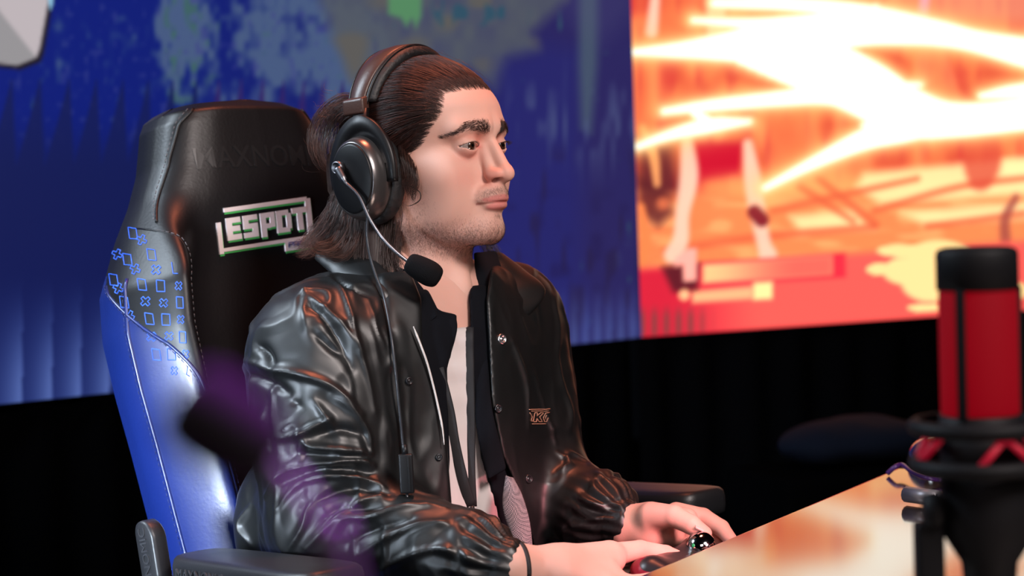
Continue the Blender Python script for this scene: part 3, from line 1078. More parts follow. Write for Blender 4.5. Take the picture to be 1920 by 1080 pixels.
cc = base * (1 - cl ** 2.2) + hi * cl ** 2.2
taper = np.interp(np.linspace(0, 1, n), [0, .1, .8, 1], [.25, 1, .9, .15])
R = taper[None] * rng.uniform(.00012, .00032, (K, 1))
strands_mesh('hair', h2w(Ls.reshape(-1, 3)).reshape(K, n, 3), R, M_hairA, hair, 'combed-back strands', srgb_np(cc))
# fine down along the hairline blending into the skin
def baby(count, seed):
    r = np.random.RandomState(seed)
    q = np.zeros((0, 3))
    while len(q) < count:
        u = r.normal(size=(count * 20, 3)); u /= np.linalg.norm(u, axis=1)[:, None]
        c, _ = project(np.array([-.06, 0, .02]) + u * .09, np.zeros(len(u)))
        m = hair_depth(c)
        q = np.vstack([q, c[(np.abs(m + .0005) < .0065) & (c[:, 2] > -.05)]])
    q = q[:count]
    line = [q]
    for k in range(5):
        d = np.stack([-np.ones(count), np.zeros(count), .25 * (q[:, 2] > .03) + r.normal(0, .1, count)], 1)
        q = q + d * .0040
        q, _ = project(q, np.full(count, .0006 + .0004 * k))
        line.append(q)
    return np.stack(line, 1)
Lb = baby(5200, 4)
strands_mesh('hairline', h2w(Lb.reshape(-1, 3)).reshape(len(Lb), 6, 3), np.tile(np.array([.5, 1, 1, 1, .9, .4]) * .00013, (len(Lb), 1)), M_brow, hair)

# ---- loose locks, each a bundle of strands along a guide
lock_lines, lock_R, lock_C = [], [], []
def lock(guide, rad, count, seed, wav=.004, tip=.25, thick=.00023, hi2=.5, nn=22):
    r = np.random.RandomState(seed)
    g = np.array([list(P(*p)) for p in guide])
    g = catmull(g, 10)
    s = np.linspace(0, len(g) - 1, nn)
    i = np.clip(s.astype(int), 0, len(g) - 2)
    g = g[i] + (g[i + 1] - g[i]) * (s - i)[:, None]
    T = np.gradient(g, axis=0); T /= np.linalg.norm(T, axis=1)[:, None]
    U = np.cross(T, [0, 1, .1]); U /= np.linalg.norm(U, axis=1)[:, None]
    Wv = np.cross(T, U)
    t = np.linspace(0, 1, nn)
    rr = np.interp(t, [0, .25, .7, 1], [.35, 1, .9, tip]) * rad
    for k in range(count):
        a = r.uniform(0, 2 * math.pi); q = math.sqrt(r.rand())
        a2 = a + r.normal(0, .5) * t
        ph = r.uniform(0, 6.28); f = r.uniform(1.2, 2.6)
        wv = wav * (t ** 1.2) * np.sin(f * 6.28 * t + ph) * r.uniform(.2, 1)
        off = (rr * q)[:, None] * (np.cos(a2)[:, None] * U + np.sin(a2)[:, None] * Wv * 1.1) + wv[:, None] * U
        cut = r.uniform(.72, 1.0)
        tt = t * cut
        L = np.stack([np.interp(tt, t, (g + off)[:, c]) for c in range(3)], 1)
        lock_lines.append(L)
        lock_R.append(np.interp(t, [0, .1, .8, 1], [.8, 1, .8, .1]) * thick * r.uniform(.6, 1.2))
        c = r.rand() ** 2
        lock_C.append(np.array([42, 25, 21.]) * (1 - c * hi2) + np.array([132, 84, 68.]) * c * hi2)
# tuft behind the headband
lock([(690, 205, 2.37), (655, 195, 2.38), (620, 215, 2.39), (600, 250, 2.39), (602, 290, 2.38), (622, 318, 2.37)], .016, 230, 21, .005, .5, hi2=.9)
lock([(700, 215, 2.36), (660, 215, 2.37), (634, 240, 2.38), (625, 285, 2.37), (635, 330, 2.36)], .018, 220, 22, .004, .6, hi2=.8)
lock([(665, 190, 2.38), (630, 200, 2.40), (598, 222, 2.40), (590, 245, 2.40)], .008, 60, 23, .005, .4, hi2=.9)
# locks falling behind the ear cup and flicking out over the collar
lock([(645, 330, 2.36), (640, 380, 2.36), (622, 420, 2.35), (590, 455, 2.34), (556, 482, 2.33)], .018, 260, 24, .006, .35, hi2=.8)
lock([(650, 340, 2.37), (635, 390, 2.37), (608, 432, 2.36), (575, 462, 2.35), (548, 470, 2.34)], .014, 170, 25, .008, .4, hi2=.9)
lock([(660, 350, 2.35), (655, 400, 2.34), (648, 435, 2.33), (622, 462, 2.32), (592, 462, 2.31), (588, 446, 2.31)], .012, 190, 26, .003, .5, hi2=1.0)
lock([(675, 350, 2.35), (668, 410, 2.34), (662, 450, 2.32), (640, 478, 2.31), (606, 474, 2.30)], .012, 160, 27, .004, .5, hi2=.8)
# dark curtain beside the neck
for k, x in enumerate((668, 686, 704, 722, 738)):
    lock([(x + 6, 360, 2.345), (x, 420, 2.335), (x - 6, 480, 2.325), (x - 2 + 3 * k, 535, 2.315), (x + 4 + 5 * k, 590, 2.30)], .015, 190, 30 + k, .004, .5, hi2=.25)
lock([(748, 345, 2.325), (750, 400, 2.325), (744, 450, 2.32), (742, 500, 2.315), (762, 560, 2.31)], .006, 70, 36, .004, .4, hi2=.4)
# sideburn and curls in front of the ear
for k in range(9):
    r0 = np.random.RandomState(60 + k)
    x = 752 + 3.4 * k
    y0 = 262 + 4 * k
    e = r0.uniform(-6, 6)
    lock([(x - 4, y0, 2.315), (x - 1, y0 + 26, 2.292), (x + 3 + e * .4, y0 + 52, 2.288), (x - 2 + e, y0 + 74, 2.288), (x + 2 + e, y0 + 92, 2.289)], .0030, 34, 70 + k, .0032, .5, thick=.00018, hi2=.35)
lock([(756, 345, 2.29), (775, 352, 2.29), (788, 362, 2.288), (786, 376, 2.288), (768, 386, 2.288), (755, 382, 2.29)], .0007, 7, 40, .0006, 1.0, thick=.00022, hi2=.2)
lock([(750, 380, 2.30), (752, 410, 2.30), (746, 440, 2.30), (742, 470, 2.30)], .003, 14, 41, .003, 1.0, thick=.0002, hi2=.8)
# far side of the neck
lock([(905, 440, 2.44), (915, 460, 2.44), (928, 478, 2.44), (942, 492, 2.44)], .010, 90, 42, .003, .6, hi2=.3)
# stray single hairs
for k in range(46):
    r0 = np.random.RandomState(100 + k)
    x, y = r0.uniform(600, 690), r0.uniform(170, 330)
    a = r0.uniform(2.2, 4.6)
    l = r0.uniform(15, 40)
    lock([(x, y, 2.37), (x + l * math.cos(a), y + l * math.sin(a) * .6, 2.37), (x + 1.5 * l * math.cos(a + .5), y + 1.4 * l * math.sin(a + .6), 2.37)], .0005, 1, 200 + k, .002, 1, thick=.00014, hi2=1)
for k in range(26):
    r0 = np.random.RandomState(300 + k)
    t = r0.rand()
    x, y = 700 + 225 * t, 118 - 70 * math.sin(math.pi * min(1, t * 1.0)) * .35 + 40 * t ** 3
    lock([(x, y, 2.34), (x - 14, y - r0.uniform(4, 12), 2.34), (x - 32, y - r0.uniform(2, 12), 2.34)], .0005, 1, 340 + k, .001, 1, thick=.00012, hi2=.8)
strands_mesh('lock', lock_lines, lock_R, M_hairA, hair, 'loose wavy locks', srgb_np(np.array(lock_C)))
# solid core of the falling hair, so no light shows through
core = MB()
tube(core, catmull([list(P(*p)) for p in ((704, 330, 2.36), (702, 400, 2.355), (700, 470, 2.34), (708, 540, 2.33), (716, 590, 2.32))], 6), [.02] * 6 + [.026] * 12 + [.022] * 6 + [.010], 12)
tube(core, catmull([list(P(*p)) for p in ((672, 240, 2.40), (650, 300, 2.39), (652, 370, 2.38), (640, 430, 2.36), (612, 462, 2.35))], 6), [.022] * 6 + [.024] * 6 + [.02] * 6 + [.012] * 6 + [.004], 12)
core.build('lock', M_hair, hair)
# ------------------------------------------------------------------ headset
M_plastic = mat('headset_black_plastic', (0.005, 0.005, 0.006, 1), 0.42, spec=0.35)
M_metal = mat('headset_dark_metal', (0.16, 0.15, 0.15, 1), 0.30, metal=0.85)
M_disc = mat('headset_face_plate', (0.004, 0.004, 0.005, 1), 0.42, spec=0.3)
M_leather = mat('headband_orange_lit_leather', srgb(66, 42, 35), 0.42, bump=(300, 0.2, 0.001))  # black leather; the orange reflection is put into its colour
M_pad = mat('headset_pad', (0.008, 0.008, 0.009, 1), 0.55, bump=(180, 0.5, 0.002))
M_chrome = mat('boom_metal', (0.20, 0.20, 0.22, 1), 0.38, metal=1.0)
M_foam = mat('microphone_foam', (0.004, 0.004, 0.005, 1), 0.95, spec=.15, bump=(900, 0.6, 0.001))
M_cable = mat('cable_rubber', (0.03, 0.032, 0.038, 1), 0.35)
AX = -HL                                             # outwards on his right
EC = Vector(h2w([[-.093, -.0775, -.026]])[0])         # where the near cup meets the ear
headset = empty('headset', EC, 'black over-ear headset with boom microphone and black headband coloured by orange reflection, worn by the seated person', 'headset')

def cup(side):
    """side -1: his right, nearest the camera"""
    ax = np.array([0, float(side), 0])
    c0 = np.array([-.093, .0775 * side, -.026])
    def ring(prof, sx, sz, wob=0):
        V, F = [], []
        S = 96
        for (r, h) in prof:
            for j in range(S):
                a = 2 * math.pi * j / S
                k = 1 + wob * math.sin(a * 41) * (0.5 + .5 * math.sin(a * 7))
                V.append(c0 + ax * h + np.array([r * k * sx * math.cos(a), 0, r * k * sz * math.sin(a)]))
        for i in range(len(prof) - 1):
            for j in range(S):
                p, q = i * S + j, i * S + (j + 1) % S
                F.append((p, q, q + S, p + S))
        F.append(tuple(range(S - 1, -1, -1)))
        F.append(tuple((len(prof) - 1) * S + j for j in range(S)))
        return h2w(np.array(V)), F
    def put(name, prof, m, sx, sz, wob=0, parent=headset, label=None):
        V, F = ring(prof, sx, sz, wob)
        return recalc(mesh_obj(name, V, F, m, parent, True, label))
    t = np.linspace(-1.4, 1.57, 12)
    cush = [(.70, -.004)] + [(.84 + .16 * math.cos(a), .010 + .012 * math.sin(a)) for a in t] + [(.7, .022)]
    put('ear_cushion', cush, M_pad, .041, .054, .012)
    shell = [(.80, .020), (.97, .021), (1.0, .026), (1.0, .032), (.985, .036), (.96, .040), (.92, .0455), (.86, .049), (.83, .050), (.82, .0495)]
    s = put('ear_cup', shell, M_metal, .036, .049)
    face = [(.83, .0485), (.82, .0502), (.81, .0512), (.77, .0520), (.4, .0530), (.02, .0534)]
    put('face_plate', face, M_disc, .036, .049, 0, s)
    # yoke: half ring hugging the cup, with the neck up to the slider
    mb = MB()
    a = np.linspace(math.radians(-8), math.radians(188), 40)
    pts = np.stack([c0[0] + .0385 * np.cos(a), np.full(40, c0[1] + .028 * side), c0[2] + .053 * np.sin(a)], 1)
    w = np.interp(a, [0, .9, 1.57, 2.2, 3.2], [.008, .014, .020, .014, .008])
    V = []
    for i in range(40):
        nrm = np.array([math.cos(a[i]), 0, math.sin(a[i])])
        for (dn, dy) in ((-.004, -.003), (w[i], -.004), (w[i] + .001, 0), (w[i], .004), (-.004, .004)):
            V.append(pts[i] + nrm * dn + np.array([0, dy * side, 0]))
    F = []
    for i in range(39):
        for j in range(5):
            F.append((i * 5 + j, i * 5 + (j + 1) % 5, (i + 1) * 5 + (j + 1) % 5, (i + 1) * 5 + j))
    F.append((4, 3, 2, 1, 0)); F.append(tuple(39 * 5 + j for j in range(5)))
    mb.add(h2w(np.array(V)), F)
    o = recalc(mb.build('yoke', M_plastic, headset))
    # neck piece
    mb = MB()
    V = []
    for (z, hw, y) in ((.036, .020, .028), (.048, .012, .026), (.056, .009, .022), (.070, .009, .016), (.082, .009, .010)):
        for (sx, dy) in ((-1, -.004), (1, -.004), (1, .004), (-1, .004)):
            V.append(np.array([c0[0] + hw * sx - (z - .036) * .18, c0[1] + (y - .0) * side * 1.0 - (.0) + dy * side, c0[2] + z]))
    F = [(i * 4 + j, i * 4 + (j + 1) % 4, (i + 1) * 4 + (j + 1) % 4, (i + 1) * 4 + j) for i in range(4) for j in range(4)]
    F += [(3, 2, 1, 0), (16, 17, 18, 19)]
    mb.add(h2w(np.array(V)), F)
    recalc(mb.build('yoke_stem', M_plastic, headset))
    # hinge slot on the cup's front edge
    mb = MB()
    boxm(mb, h2w([[c0[0] + .033, c0[1] + .026 * side, c0[2] + .004]])[0], (HF, HL, HU), (.006, .006, .012), .002)
    mb.build('hinge', M_plastic, headset)
    # slider block
    mb = MB()
    boxm(mb, h2w([[c0[0] - .015, c0[1] + .012 * side, c0[2] + .086]])[0], (HF, (HL * 1.0 + HU * .25 * -side).normalized(), HU), (.0155, .007, .0095), .0035)
    mb.build('slider', M_leather, headset, label='slider block in the headband colour')
cup(-1)
cup(1)
# headband arch
def band(name, m, r0, r1, xw, parent=headset, a0=15, a1=165, label=None, n=60, xs=-.093):
    V, F = [], []
    for i in range(n):
        a = math.radians(a0 + (a1 - a0) * i / (n - 1))
        edge = 1 - .35 * abs(math.cos(a)) ** 3
        for (dx, rr) in ((-xw, r0), (-xw * .8, r1), (0, r1 + .0012), (xw * .8, r1), (xw, r0), (xw * .7, r0 - .001), (0, r0 - .001), (-xw * .7, r0 - .001)):
            y = -(.0845 + rr) * math.cos(a)
            z = .036 + (.0885 + rr) * math.sin(a)
            x = xs + dx * edge - .012 * abs(math.cos(a)) ** 2
            V.append((x, y, z))
    for i in range(n - 1):
        for j in range(8):
            F.append((i * 8 + j, i * 8 + (j + 1) % 8, (i + 1) * 8 + (j + 1) % 8, (i + 1) * 8 + j))
    F.append(tuple(range(7, -1, -1))); F.append(tuple((n - 1) * 8 + j for j in range(8)))
    return recalc(mesh_obj(name, h2w(np.array(V)), F, m, parent, True, label))
band('headband', M_leather, .0045, .0080, .0175, label='black leather headband with orange reflection in its colour', xs=-.097)
band('headband_pad', M_pad, -.0065, .0040, .0185, a0=18, a1=162, xs=-.086)
for sgn in (-1, 1):
    mb = MB()
    pts = []
    for i in range(60):
        a = math.radians(15 + 150 * i / 59)
        edge = 1 - .35 * abs(math.cos(a)) ** 3
        pts.append((-.096 + sgn * .0190 * edge - .012 * abs(math.cos(a)) ** 2, -(.0845 + .0055) * math.cos(a), .036 + (.0885 + .0055) * math.sin(a)))
    tube(mb, h2w(np.array(pts)), .0019, 8)
    mb.build('headband_piping', M_plastic, headset)
# boom
pv = Vector(h2w([[-.1065, -.0775 - .0585, -.012]])[0])
pvx, pvy, pvd = [float(v) for v in proj([list(pv)])]
pvx, pvy = float(pvx), float(pvy)
boom = empty('boom', pv - EC, '', 'x')
boom.parent = headset
for k in ('label', 'category'):
    del boom[k]
mb = MB()
lathe(mb, [(.0001, -.006), (.0070, -.006), (.0080, -.001), (.0078, .0015), (.0068, .0028), (.0056, .0026), (.0050, .0018), (.0001, .0017)], pv, AX, 32)
mb.build('pivot', M_chrome, boom)
D0 = float(proj([list(pv)])[2][0])
mb = MB()
pts = catmull([list(P(pvx + 1, pvy + 2, D0 - .005)), list(P(pvx + 9, pvy + 16, D0 - .010)), list(P(pvx + 18, pvy + 31, D0 - .015))], 6)
tube(mb, pts, np.interp(np.linspace(0, 1, len(pts)), [0, .7, .75, 1], [.0050, .0040, .0026, .0022]), 14)
mb.build('boom_joint', M_chrome, boom)
mb = MB()
pts = catmull([list(P(*p)) for p in ((pvx + 17, pvy + 29, D0 - .0145), (673, 368, D0 - .022), (693, 410, D0 - .030), (716, 445, D0 - .034), (742, 472, D0 - .036), (768, 493, D0 - .036))], 10)
tube(mb, pts, .0021, 10)
mb.build('boom_arm', M_chrome, boom)
mb = MB()
a = P(762, 489, D0 - .036); b = P(826, 524, D0 - .036)
ax = (b - a); L = ax.length
prof = [(.0001, 0), (.0075, .001), (.0110, .004), (.0128, .010), (.0142, L * .45), (.0146, L * .7), (.0125, L * .88), (.0085, L * .97), (.0001, L)]
pp = catmull(prof, 5)
lathe(mb, pp, a, ax, 40)
mb.build('foam_windscreen', M_foam, boom)
# ------------------------------------------------------------------ body, clothes
TFv = np.array([.74, -.672, 0.]); TFv /= np.linalg.norm(TFv)
TLv = np.array([-TFv[1], TFv[0], 0.])
UPv = np.array([0, 0, 1.])
TR = np.stack([TFv, TLv, UPv], 1)              # world -> torso axes by p @ TR
def W(x, y, d):
    return np.array(list(P(x, y, d)))
NB = W(776, 578, 2.40)
SR, SL = W(603, 668, 2.275), W(938, 610, 2.52)
ER, WR = W(622, 975, 2.24), W(962, 1068, 2.13)
EL, WL = W(1008, 905, 2.47), W(1176, 988, 2.345)
CH = W(778, 770, 2.405)
BE = W(775, 1010, 2.40)
PEL = W(735, 1190, 2.46)

def torso(p):
    d = s_ellr(p, CH, (.112, .175, .21), TR)
    d = smin(d, s_ellr(p, BE, (.120, .165, .17), TR), .06)
    d = smin(d, s_ellr(p, PEL, (.120, .175, .12), TR), .06)
    d = smin(d, s_cap(p, SR + UPv * -.01, SL + UPv * -.01, .062), .05)
    d = smin(d, s_cap(p, NB - TFv * .01, NB - TFv * .02 + UPv * .05, .060, .05), .05)
    return d

def in_poly(p, poly):
    x, y, _ = proj(p)
    _, sd = poly_mask(x, y, poly, 1)
    return sd / 1580.0

J_OPEN = [(742, 440), (790, 560), (792, 640), (812, 720), (838, 830), (848, 960), (880, 1200), (1050, 1200), (1004, 1035), (975, 930), (940, 850), (922, 760), (916, 650), (912, 560), (930, 440)]
S_OPEN = [(770, 470), (800, 540), (822, 580), (856, 590), (858, 622), (838, 690), (843, 860), (838, 960), (850, 1200), (990, 1200), (946, 1010), (925, 930), (903, 860), (893, 800), (882, 640), (878, 560), (900, 470)]

# --- sleeves
def sleeve_r(p):
    d = s_cap(p, SR, (SR + ER) / 2 + UPv * .0, .080, .078)
    d = smin(d, s_cap(p, (SR + ER) / 2, ER, .078, .068), .03)
    d = smin(d, s_cap(p, ER, ER * .25 + WR * .75, .070, .047), .035)
    d = smin(d, s_cap(p, ER * .25 + WR * .75, ER * .04 + WR * .96, .047, .031), .01)
    return d
def sleeve_l(p):
    d = s_cap(p, SL, (SL + EL) / 2, .074, .066)
    d = smin(d, s_cap(p, (SL + EL) / 2, EL, .066, .056), .03)
    d = smin(d, s_cap(p, EL, EL * .3 + WL * .7, .056, .046), .03)
    d = smin(d, s_cap(p, EL * .3 + WL * .7, EL * .05 + WL * .95, .046, .030), .01)
    return d
fa_n = (WR - ER) / np.linalg.norm(WR - ER)
fl_n = (WL - EL) / np.linalg.norm(WL - EL)

def jacket(p):
    t = torso(p)
    d = t - .020
    d = smin(d, s_ellr(p, W(720, 950, 2.38), (.12, .17, .12), TR), .05)
    d = smin(d, s_ellr(p, W(500, 990, 2.34), (.034, .04, .068), TR), .03)
    fwd = (p - CH) @ TFv
    o = in_poly(p, J_OPEN)
    win = smax(smax(o, -(fwd - .0), .004), -(t + .006), .004)
    zc = (p - W(776, 505, 2.36)) @ UPv
    d = smax(d, zc, .01)
    d = smax(d, -win, .004)
    d = smin(d, sleeve_r(p), .028)
    d = smin(d, sleeve_l(p), .028)
    return d

lo = np.array([-.42, 1.95, .55]); hi = np.array([.20, 2.72, 1.12])
JV, JF = surface_nets(jacket, lo, hi, .0025)
print('jacket', len(JV))
jbvh = bvh_np(JV, JF)
JN = -vnormals(JV, JF)
if (JN[np.argmax(JV[:, 2])][2]) < 0: JN = -JN

RIDGES = [
 ([(455, 674), (505, 692), (552, 700), (600, 714), (635, 736), (677, 777)], 7, .0080),
 ([(600, 505), (635, 535), (653, 576), (668, 635), (689, 706), (703, 772)], 5, .0040),
 ([(570, 547), (612, 585), (647, 618), (674, 659)], 8, .0060),
 ([(572, 546), (570, 580), (575, 620)], 6, .0035),
 ([(520, 822), (558, 816), (588, 801), (620, 786)], 6, .0080),
 ([(588, 750), (606, 775), (622, 800)], 5, .0045),
 ([(567, 819), (582, 837), (635, 843), (695, 849)], 6, .0085),
 ([(620, 742), (660, 770), (690, 810), (696, 846)], 5, .0050),
 ([(499, 931), (529, 890), (570, 875), (600, 869), (665, 863), (700, 872)], 6, .0090),
 ([(523, 955), (552, 914), (588, 896), (635, 893), (689, 902), (718, 914)], 6, .0080),
 ([(541, 1032), (570, 985), (582, 949), (612, 920)], 6, .0070),
 ([(576, 1026), (635, 967), (677, 943), (712, 931)], 6, .0075),
 ([(618, 1014), (647, 973), (695, 973), (748, 955), (800, 949)], 6, .0065),
 ([(660, 1050), (720, 1010), (790, 985), (850, 985)], 7, .0060),
 ([(700, 1075), (770, 1040), (830, 1030), (890, 1045)], 7, .0055),
 ([(480, 560), (466, 620), (456, 680)], 7, .0045),
 ([(500, 760), (490, 800), (510, 850)], 6, .0050),
 ([(470, 950), (450, 985), (470, 1020)], 6, .0060),
 ([(1075, 930), (1110, 945), (1165, 950)], 6, .0050), ([(1045, 850), (1070, 870), (1040, 890)], 6, .0050),
 ([(1000, 700), (1020, 770), (1040, 830)], 7, .0050), ([(960, 640), (985, 720), (990, 800)], 7, .0045),
 ([(1060, 990), (1110, 975), (1160, 975)], 6, .0050), ([(690, 560), (705, 620), (722, 660)], 6, .0040),
 ([(720, 620), (740, 700), (745, 800)], 8, .0040),
]
VALLEYS = [
 ([(484, 650), (498, 660), (511, 680)], 8, .0090),
 ([(585, 575), (612, 600), (640, 640), (660, 690)], 8, .0080),
 ([(590, 625), (620, 650), (645, 668)], 7, .0070),
 ([(455, 700), (500, 716), (540, 735)], 8, .0090),
 ([(545, 752), (565, 762)], 8, .0045),
 ([(600, 815), (640, 805), (680, 815)], 9, .0085),
 ([(560, 850), (610, 855), (680, 858)], 7, .0080),
 ([(530, 905), (580, 885), (640, 878), (700, 886)], 7, .0085),
 ([(560, 960), (600, 935), (660, 915), (730, 925)], 8, .0070),
 ([(600, 990), (640, 955), (700, 955), (760, 940)], 8, .0060),
 ([(650, 1020), (700, 995), (770, 975)], 8, .0060),
 ([(700, 500), (720, 560), (735, 620)], 8, .0050),
 ([(600, 490), (640, 530), (690, 555)], 6, .0060),
]
def fold_field(V, N, bvh, lines, sign):
    out = np.zeros(len(V))
    for pts, wpx, h in lines:
        c = catmull(pts, 6)
        q = []
        for x, y in c:
            l, n = hit(bvh, x, y)
            if l is not None:
                q.append(list(l))
        if len(q) < 3:
            continue
        q = np.array(q)
        jump = np.linalg.norm(np.diff(q, axis=0), axis=1)
        w = wpx / 1650.0
        lo_, hi_ = q.min(0) - .04, q.max(0) + .04
        m = np.where(((V > lo_) & (V < hi_)).all(1))[0]
        if len(m) == 0:
            continue
        D = np.full(len(m), 1e9); S = np.zeros(len(m))
        for i in range(len(q) - 1):
            if jump[i] > .03:
                continue
            ab = q[i + 1] - q[i]
            t = np.clip(((V[m] - q[i]) @ ab) / (ab @ ab + 1e-12), 0, 1)
            dd = np.linalg.norm(V[m] - q[i] - t[:, None] * ab, axis=1)
            b = dd < D
            D[b] = dd[b]; S[b] = (i + t[b]) / (len(q) - 1)
        prof = np.exp(-(D / w) ** 1.6) * np.clip(np.sin(math.pi * np.clip(S, .04, .96)) ** .45, 0, 1)
        out[m] += sign * h * prof
    return out
disp = fold_field(JV, JN, jbvh, RIDGES, 1.0) + fold_field(JV, JN, jbvh, VALLEYS, -1.0)
# soft general crumple, stronger in the sleeves; gathers at the elastic cuffs
sl = np.clip(1 - np.minimum(sleeve_r(JV), sleeve_l(JV)) / .03, 0, 1)
disp += (noise(JV, 22, 1) * .0022 + noise(JV, 60, 2) * .0008) * (0.45 + .75 * sl)
a = noise(JV * np.array([1, 1, .55]), 34, 5)
disp += .0030 * (1 - np.abs(a) * 3.2).clip(0, 1) * (.3 + .7 * sl)
for (Wp, n_, rr) in ((WR, fa_n, .031), (WL, fl_n, .030)):
    s_ = (JV - Wp) @ n_
    rad = JV - Wp - s_[:, None] * n_
    u_ = np.cross(n_, UPv); u_ /= np.linalg.norm(u_); w_ = np.cross(n_, u_)
    an = np.arctan2(rad @ u_, rad @ w_)
    near = (np.linalg.norm(rad, axis=1) < .07) & (np.abs(s_) < .12)
    m = near * np.exp(-((s_ + .030) / .028) ** 2)
    disp += m * (.0028 * np.sin(an * 17 + 3 * noise(JV, 30, 8)) + .001)
    m2 = near * np.exp(-((s_ + .048) / .006) ** 2)
    disp -= m2 * .002
edge_keep = sstep(-.002, .010, np.abs(in_poly(JV, J_OPEN)))
JV2 = JV + JN * (disp * edge_keep)[:, None]
JV2 = smooth_v(JV2, JF, 1, .4)

M_nylon = mat('black_nylon', (0.004, 0.0045, 0.005, 1), 0.44, spec=0.70, sheen=0.0, bump=(1400, .08, .0004))
_b = M_nylon.node_tree.nodes['Principled BSDF']
_b.inputs['Sheen Weight'].default_value = 0.0
_b.inputs['Sheen Roughness'].default_value = 0.4
_b.inputs['Sheen Tint'].default_value = (.7, .8, .95, 1)
jk = fast_mesh('jacket', JV2, JF, M_nylon, person, 'black glossy nylon coach jacket')
jbvh2 = bvh_np(JV2, JF)

# --- shirt and t-shirt under the jacket
lo2 = np.array([-.22, 2.10, .62]); hi2 = np.array([.12, 2.55, 1.07])
def shirt(p):
    t = torso(p)
    d = t - .011
    fwd = (p - CH) @ TFv
    o = in_poly(p, S_OPEN)
    d = smax(d, -(fwd - .01), .004)
    d = smax(d, (p - W(780, 540, 2.36)) @ UPv, .01)
    win = smax(smax(o, -(fwd), .003), -(t + .006), .003)
    return smax(d, -win, .003)
SV, SF = surface_nets(shirt, lo2, hi2, .0035)
SN = vnormals(SV, SF)
SV = SV + SN * (.0015 * noise(SV * np.array([1, 1, .4]), 40, 3))[:, None]
M_shirt = mat('navy_black_cotton', (0.003, 0.0035, 0.006, 1), 0.9, spec=.15, bump=(700, .3, .0006))
fast_mesh('overshirt', SV, SF, M_shirt, person, 'very dark navy overshirt')
def tee(p):
    t = torso(p)
    x, y, _ = proj(p)
    # soft vertical drape folds in the cotton
    d = t - .0065 - .002 * np.sin((x - 838 + (y - 700) * -.12) / 7.5) * sstep(820, 900, y) - .0012 * np.sin(y / 9.0) * sstep(840, 700, y)
    d = d - .0016 * sstep(643, 640, y) * sstep(611, 614, y)
    d = smax(d, -((p - CH) @ TFv - .02), .004)
    d = smax(d, (p - W(866, 613, 2.33)) @ UPv - .0, .004)
    return d
TV, TFc = surface_nets(tee, lo2, hi2, .0032)
M_tee = mat('white_cotton', srgb(212, 203, 201), 0.9, spec=.2, bump=(900, .3, .0005))
tshirt = fast_mesh('t_shirt', TV, TFc, M_tee, person, 'white cotton t-shirt')
tbvh = bvh_np(TV, TFc)
def loft(name, A, B, m, parent, thick=.002, bulge=.006, n=24, k=7, sub=1, label=None):
    """cloth leaf between two edge lines of (x, y, depth)"""
    a = catmull([list(P(*p)) for p in A], 8); b = catmull([list(P(*p)) for p in B], 8)
    def rs(c):
        s = np.concatenate([[0], np.cumsum(np.linalg.norm(np.diff(c, axis=0), axis=1))])
        t = np.linspace(0, s[-1], n)
        return np.stack([np.interp(t, s, c[:, j]) for j in range(3)], 1)
    a, b = rs(a), rs(b)
    V = []
    toward = np.array(list(CB))
    for i in range(n):
        for j in range(k):
            t = j / (k - 1)
            V.append(a[i] * (1 - t) + b[i] * t + toward * bulge * math.sin(math.pi * t) + toward * .0012 * math.sin(i * .9 + j))
    F = [(i * k + j, (i + 1) * k + j, (i + 1) * k + j + 1, i * k + j + 1) for i in range(n - 1) for j in range(k - 1)]
    o = mesh_obj(name, np.array(V), F, m, parent, True, label)
    solidify(o, thick, 0)
    subsurf(o, sub)
    return o
loft('collar', [(598, 462, 2.36), (650, 470, 2.335), (700, 486, 2.315), (735, 520, 2.30), (756, 560, 2.29)],
     [(590, 486, 2.34), (632, 522, 2.295), (680, 548, 2.27), (716, 560, 2.262), (742, 600, 2.262)], M_nylon, jk, .003, .010)
loft('collar', [(912, 470, 2.44), (925, 500, 2.42), (925, 540, 2.40), (915, 590, 2.37)],
     [(940, 474, 2.46), (985, 508, 2.46), (1024, 548, 2.44), (972, 614, 2.385)], M_nylon, jk, .003, .008)
loft('shirt_collar', [(736, 480, 2.335), (768, 510, 2.32), (797, 545, 2.31), (818, 578, 2.305)],
     [(742, 520, 2.31), (755, 585, 2.285), (786, 616, 2.278), (820, 592, 2.285)], M_shirt, person, .003, .006)
loft('shirt_collar', [(888, 474, 2.41), (890, 520, 2.385), (880, 562, 2.36), (872, 600, 2.34)],
     [(930, 470, 2.44), (948, 530, 2.40), (944, 570, 2.37), (906, 604, 2.345)], M_shirt, person, .003, .006)
loft('shirt_placket', [(808, 582, 2.305), (812, 650, 2.295), (818, 690, 2.29)], [(855, 590, 2.31), (857, 622, 2.30), (838, 690, 2.292)], M_shirt, person, .004, .003)
loft('shirt_placket', [(880, 560, 2.35), (884, 640, 2.325), (893, 800, 2.30), (915, 900, 2.285)], [(912, 560, 2.36), (914, 650, 2.335), (922, 760, 2.31), (950, 880, 2.30)], M_shirt, person, .004, .003)
M_lining = mat('grey_check_lining', srgb(122, 116, 120), .8, vary=None)
_nt = M_lining.node_tree
_tc = _nt.nodes.new('ShaderNodeTexCoord')
_ck = _nt.nodes.new('ShaderNodeTexChecker'); _ck.inputs['Scale'].default_value = 700
_ck.inputs['Color1'].default_value = srgb(142, 134, 138); _ck.inputs['Color2'].default_value = srgb(84, 82, 88)
_nt.links.new(_tc.outputs['Object'], _ck.inputs['Vector'])
_nt.links.new(_ck.outputs['Color'], _nt.nodes['Principled BSDF'].inputs['Base Color'])
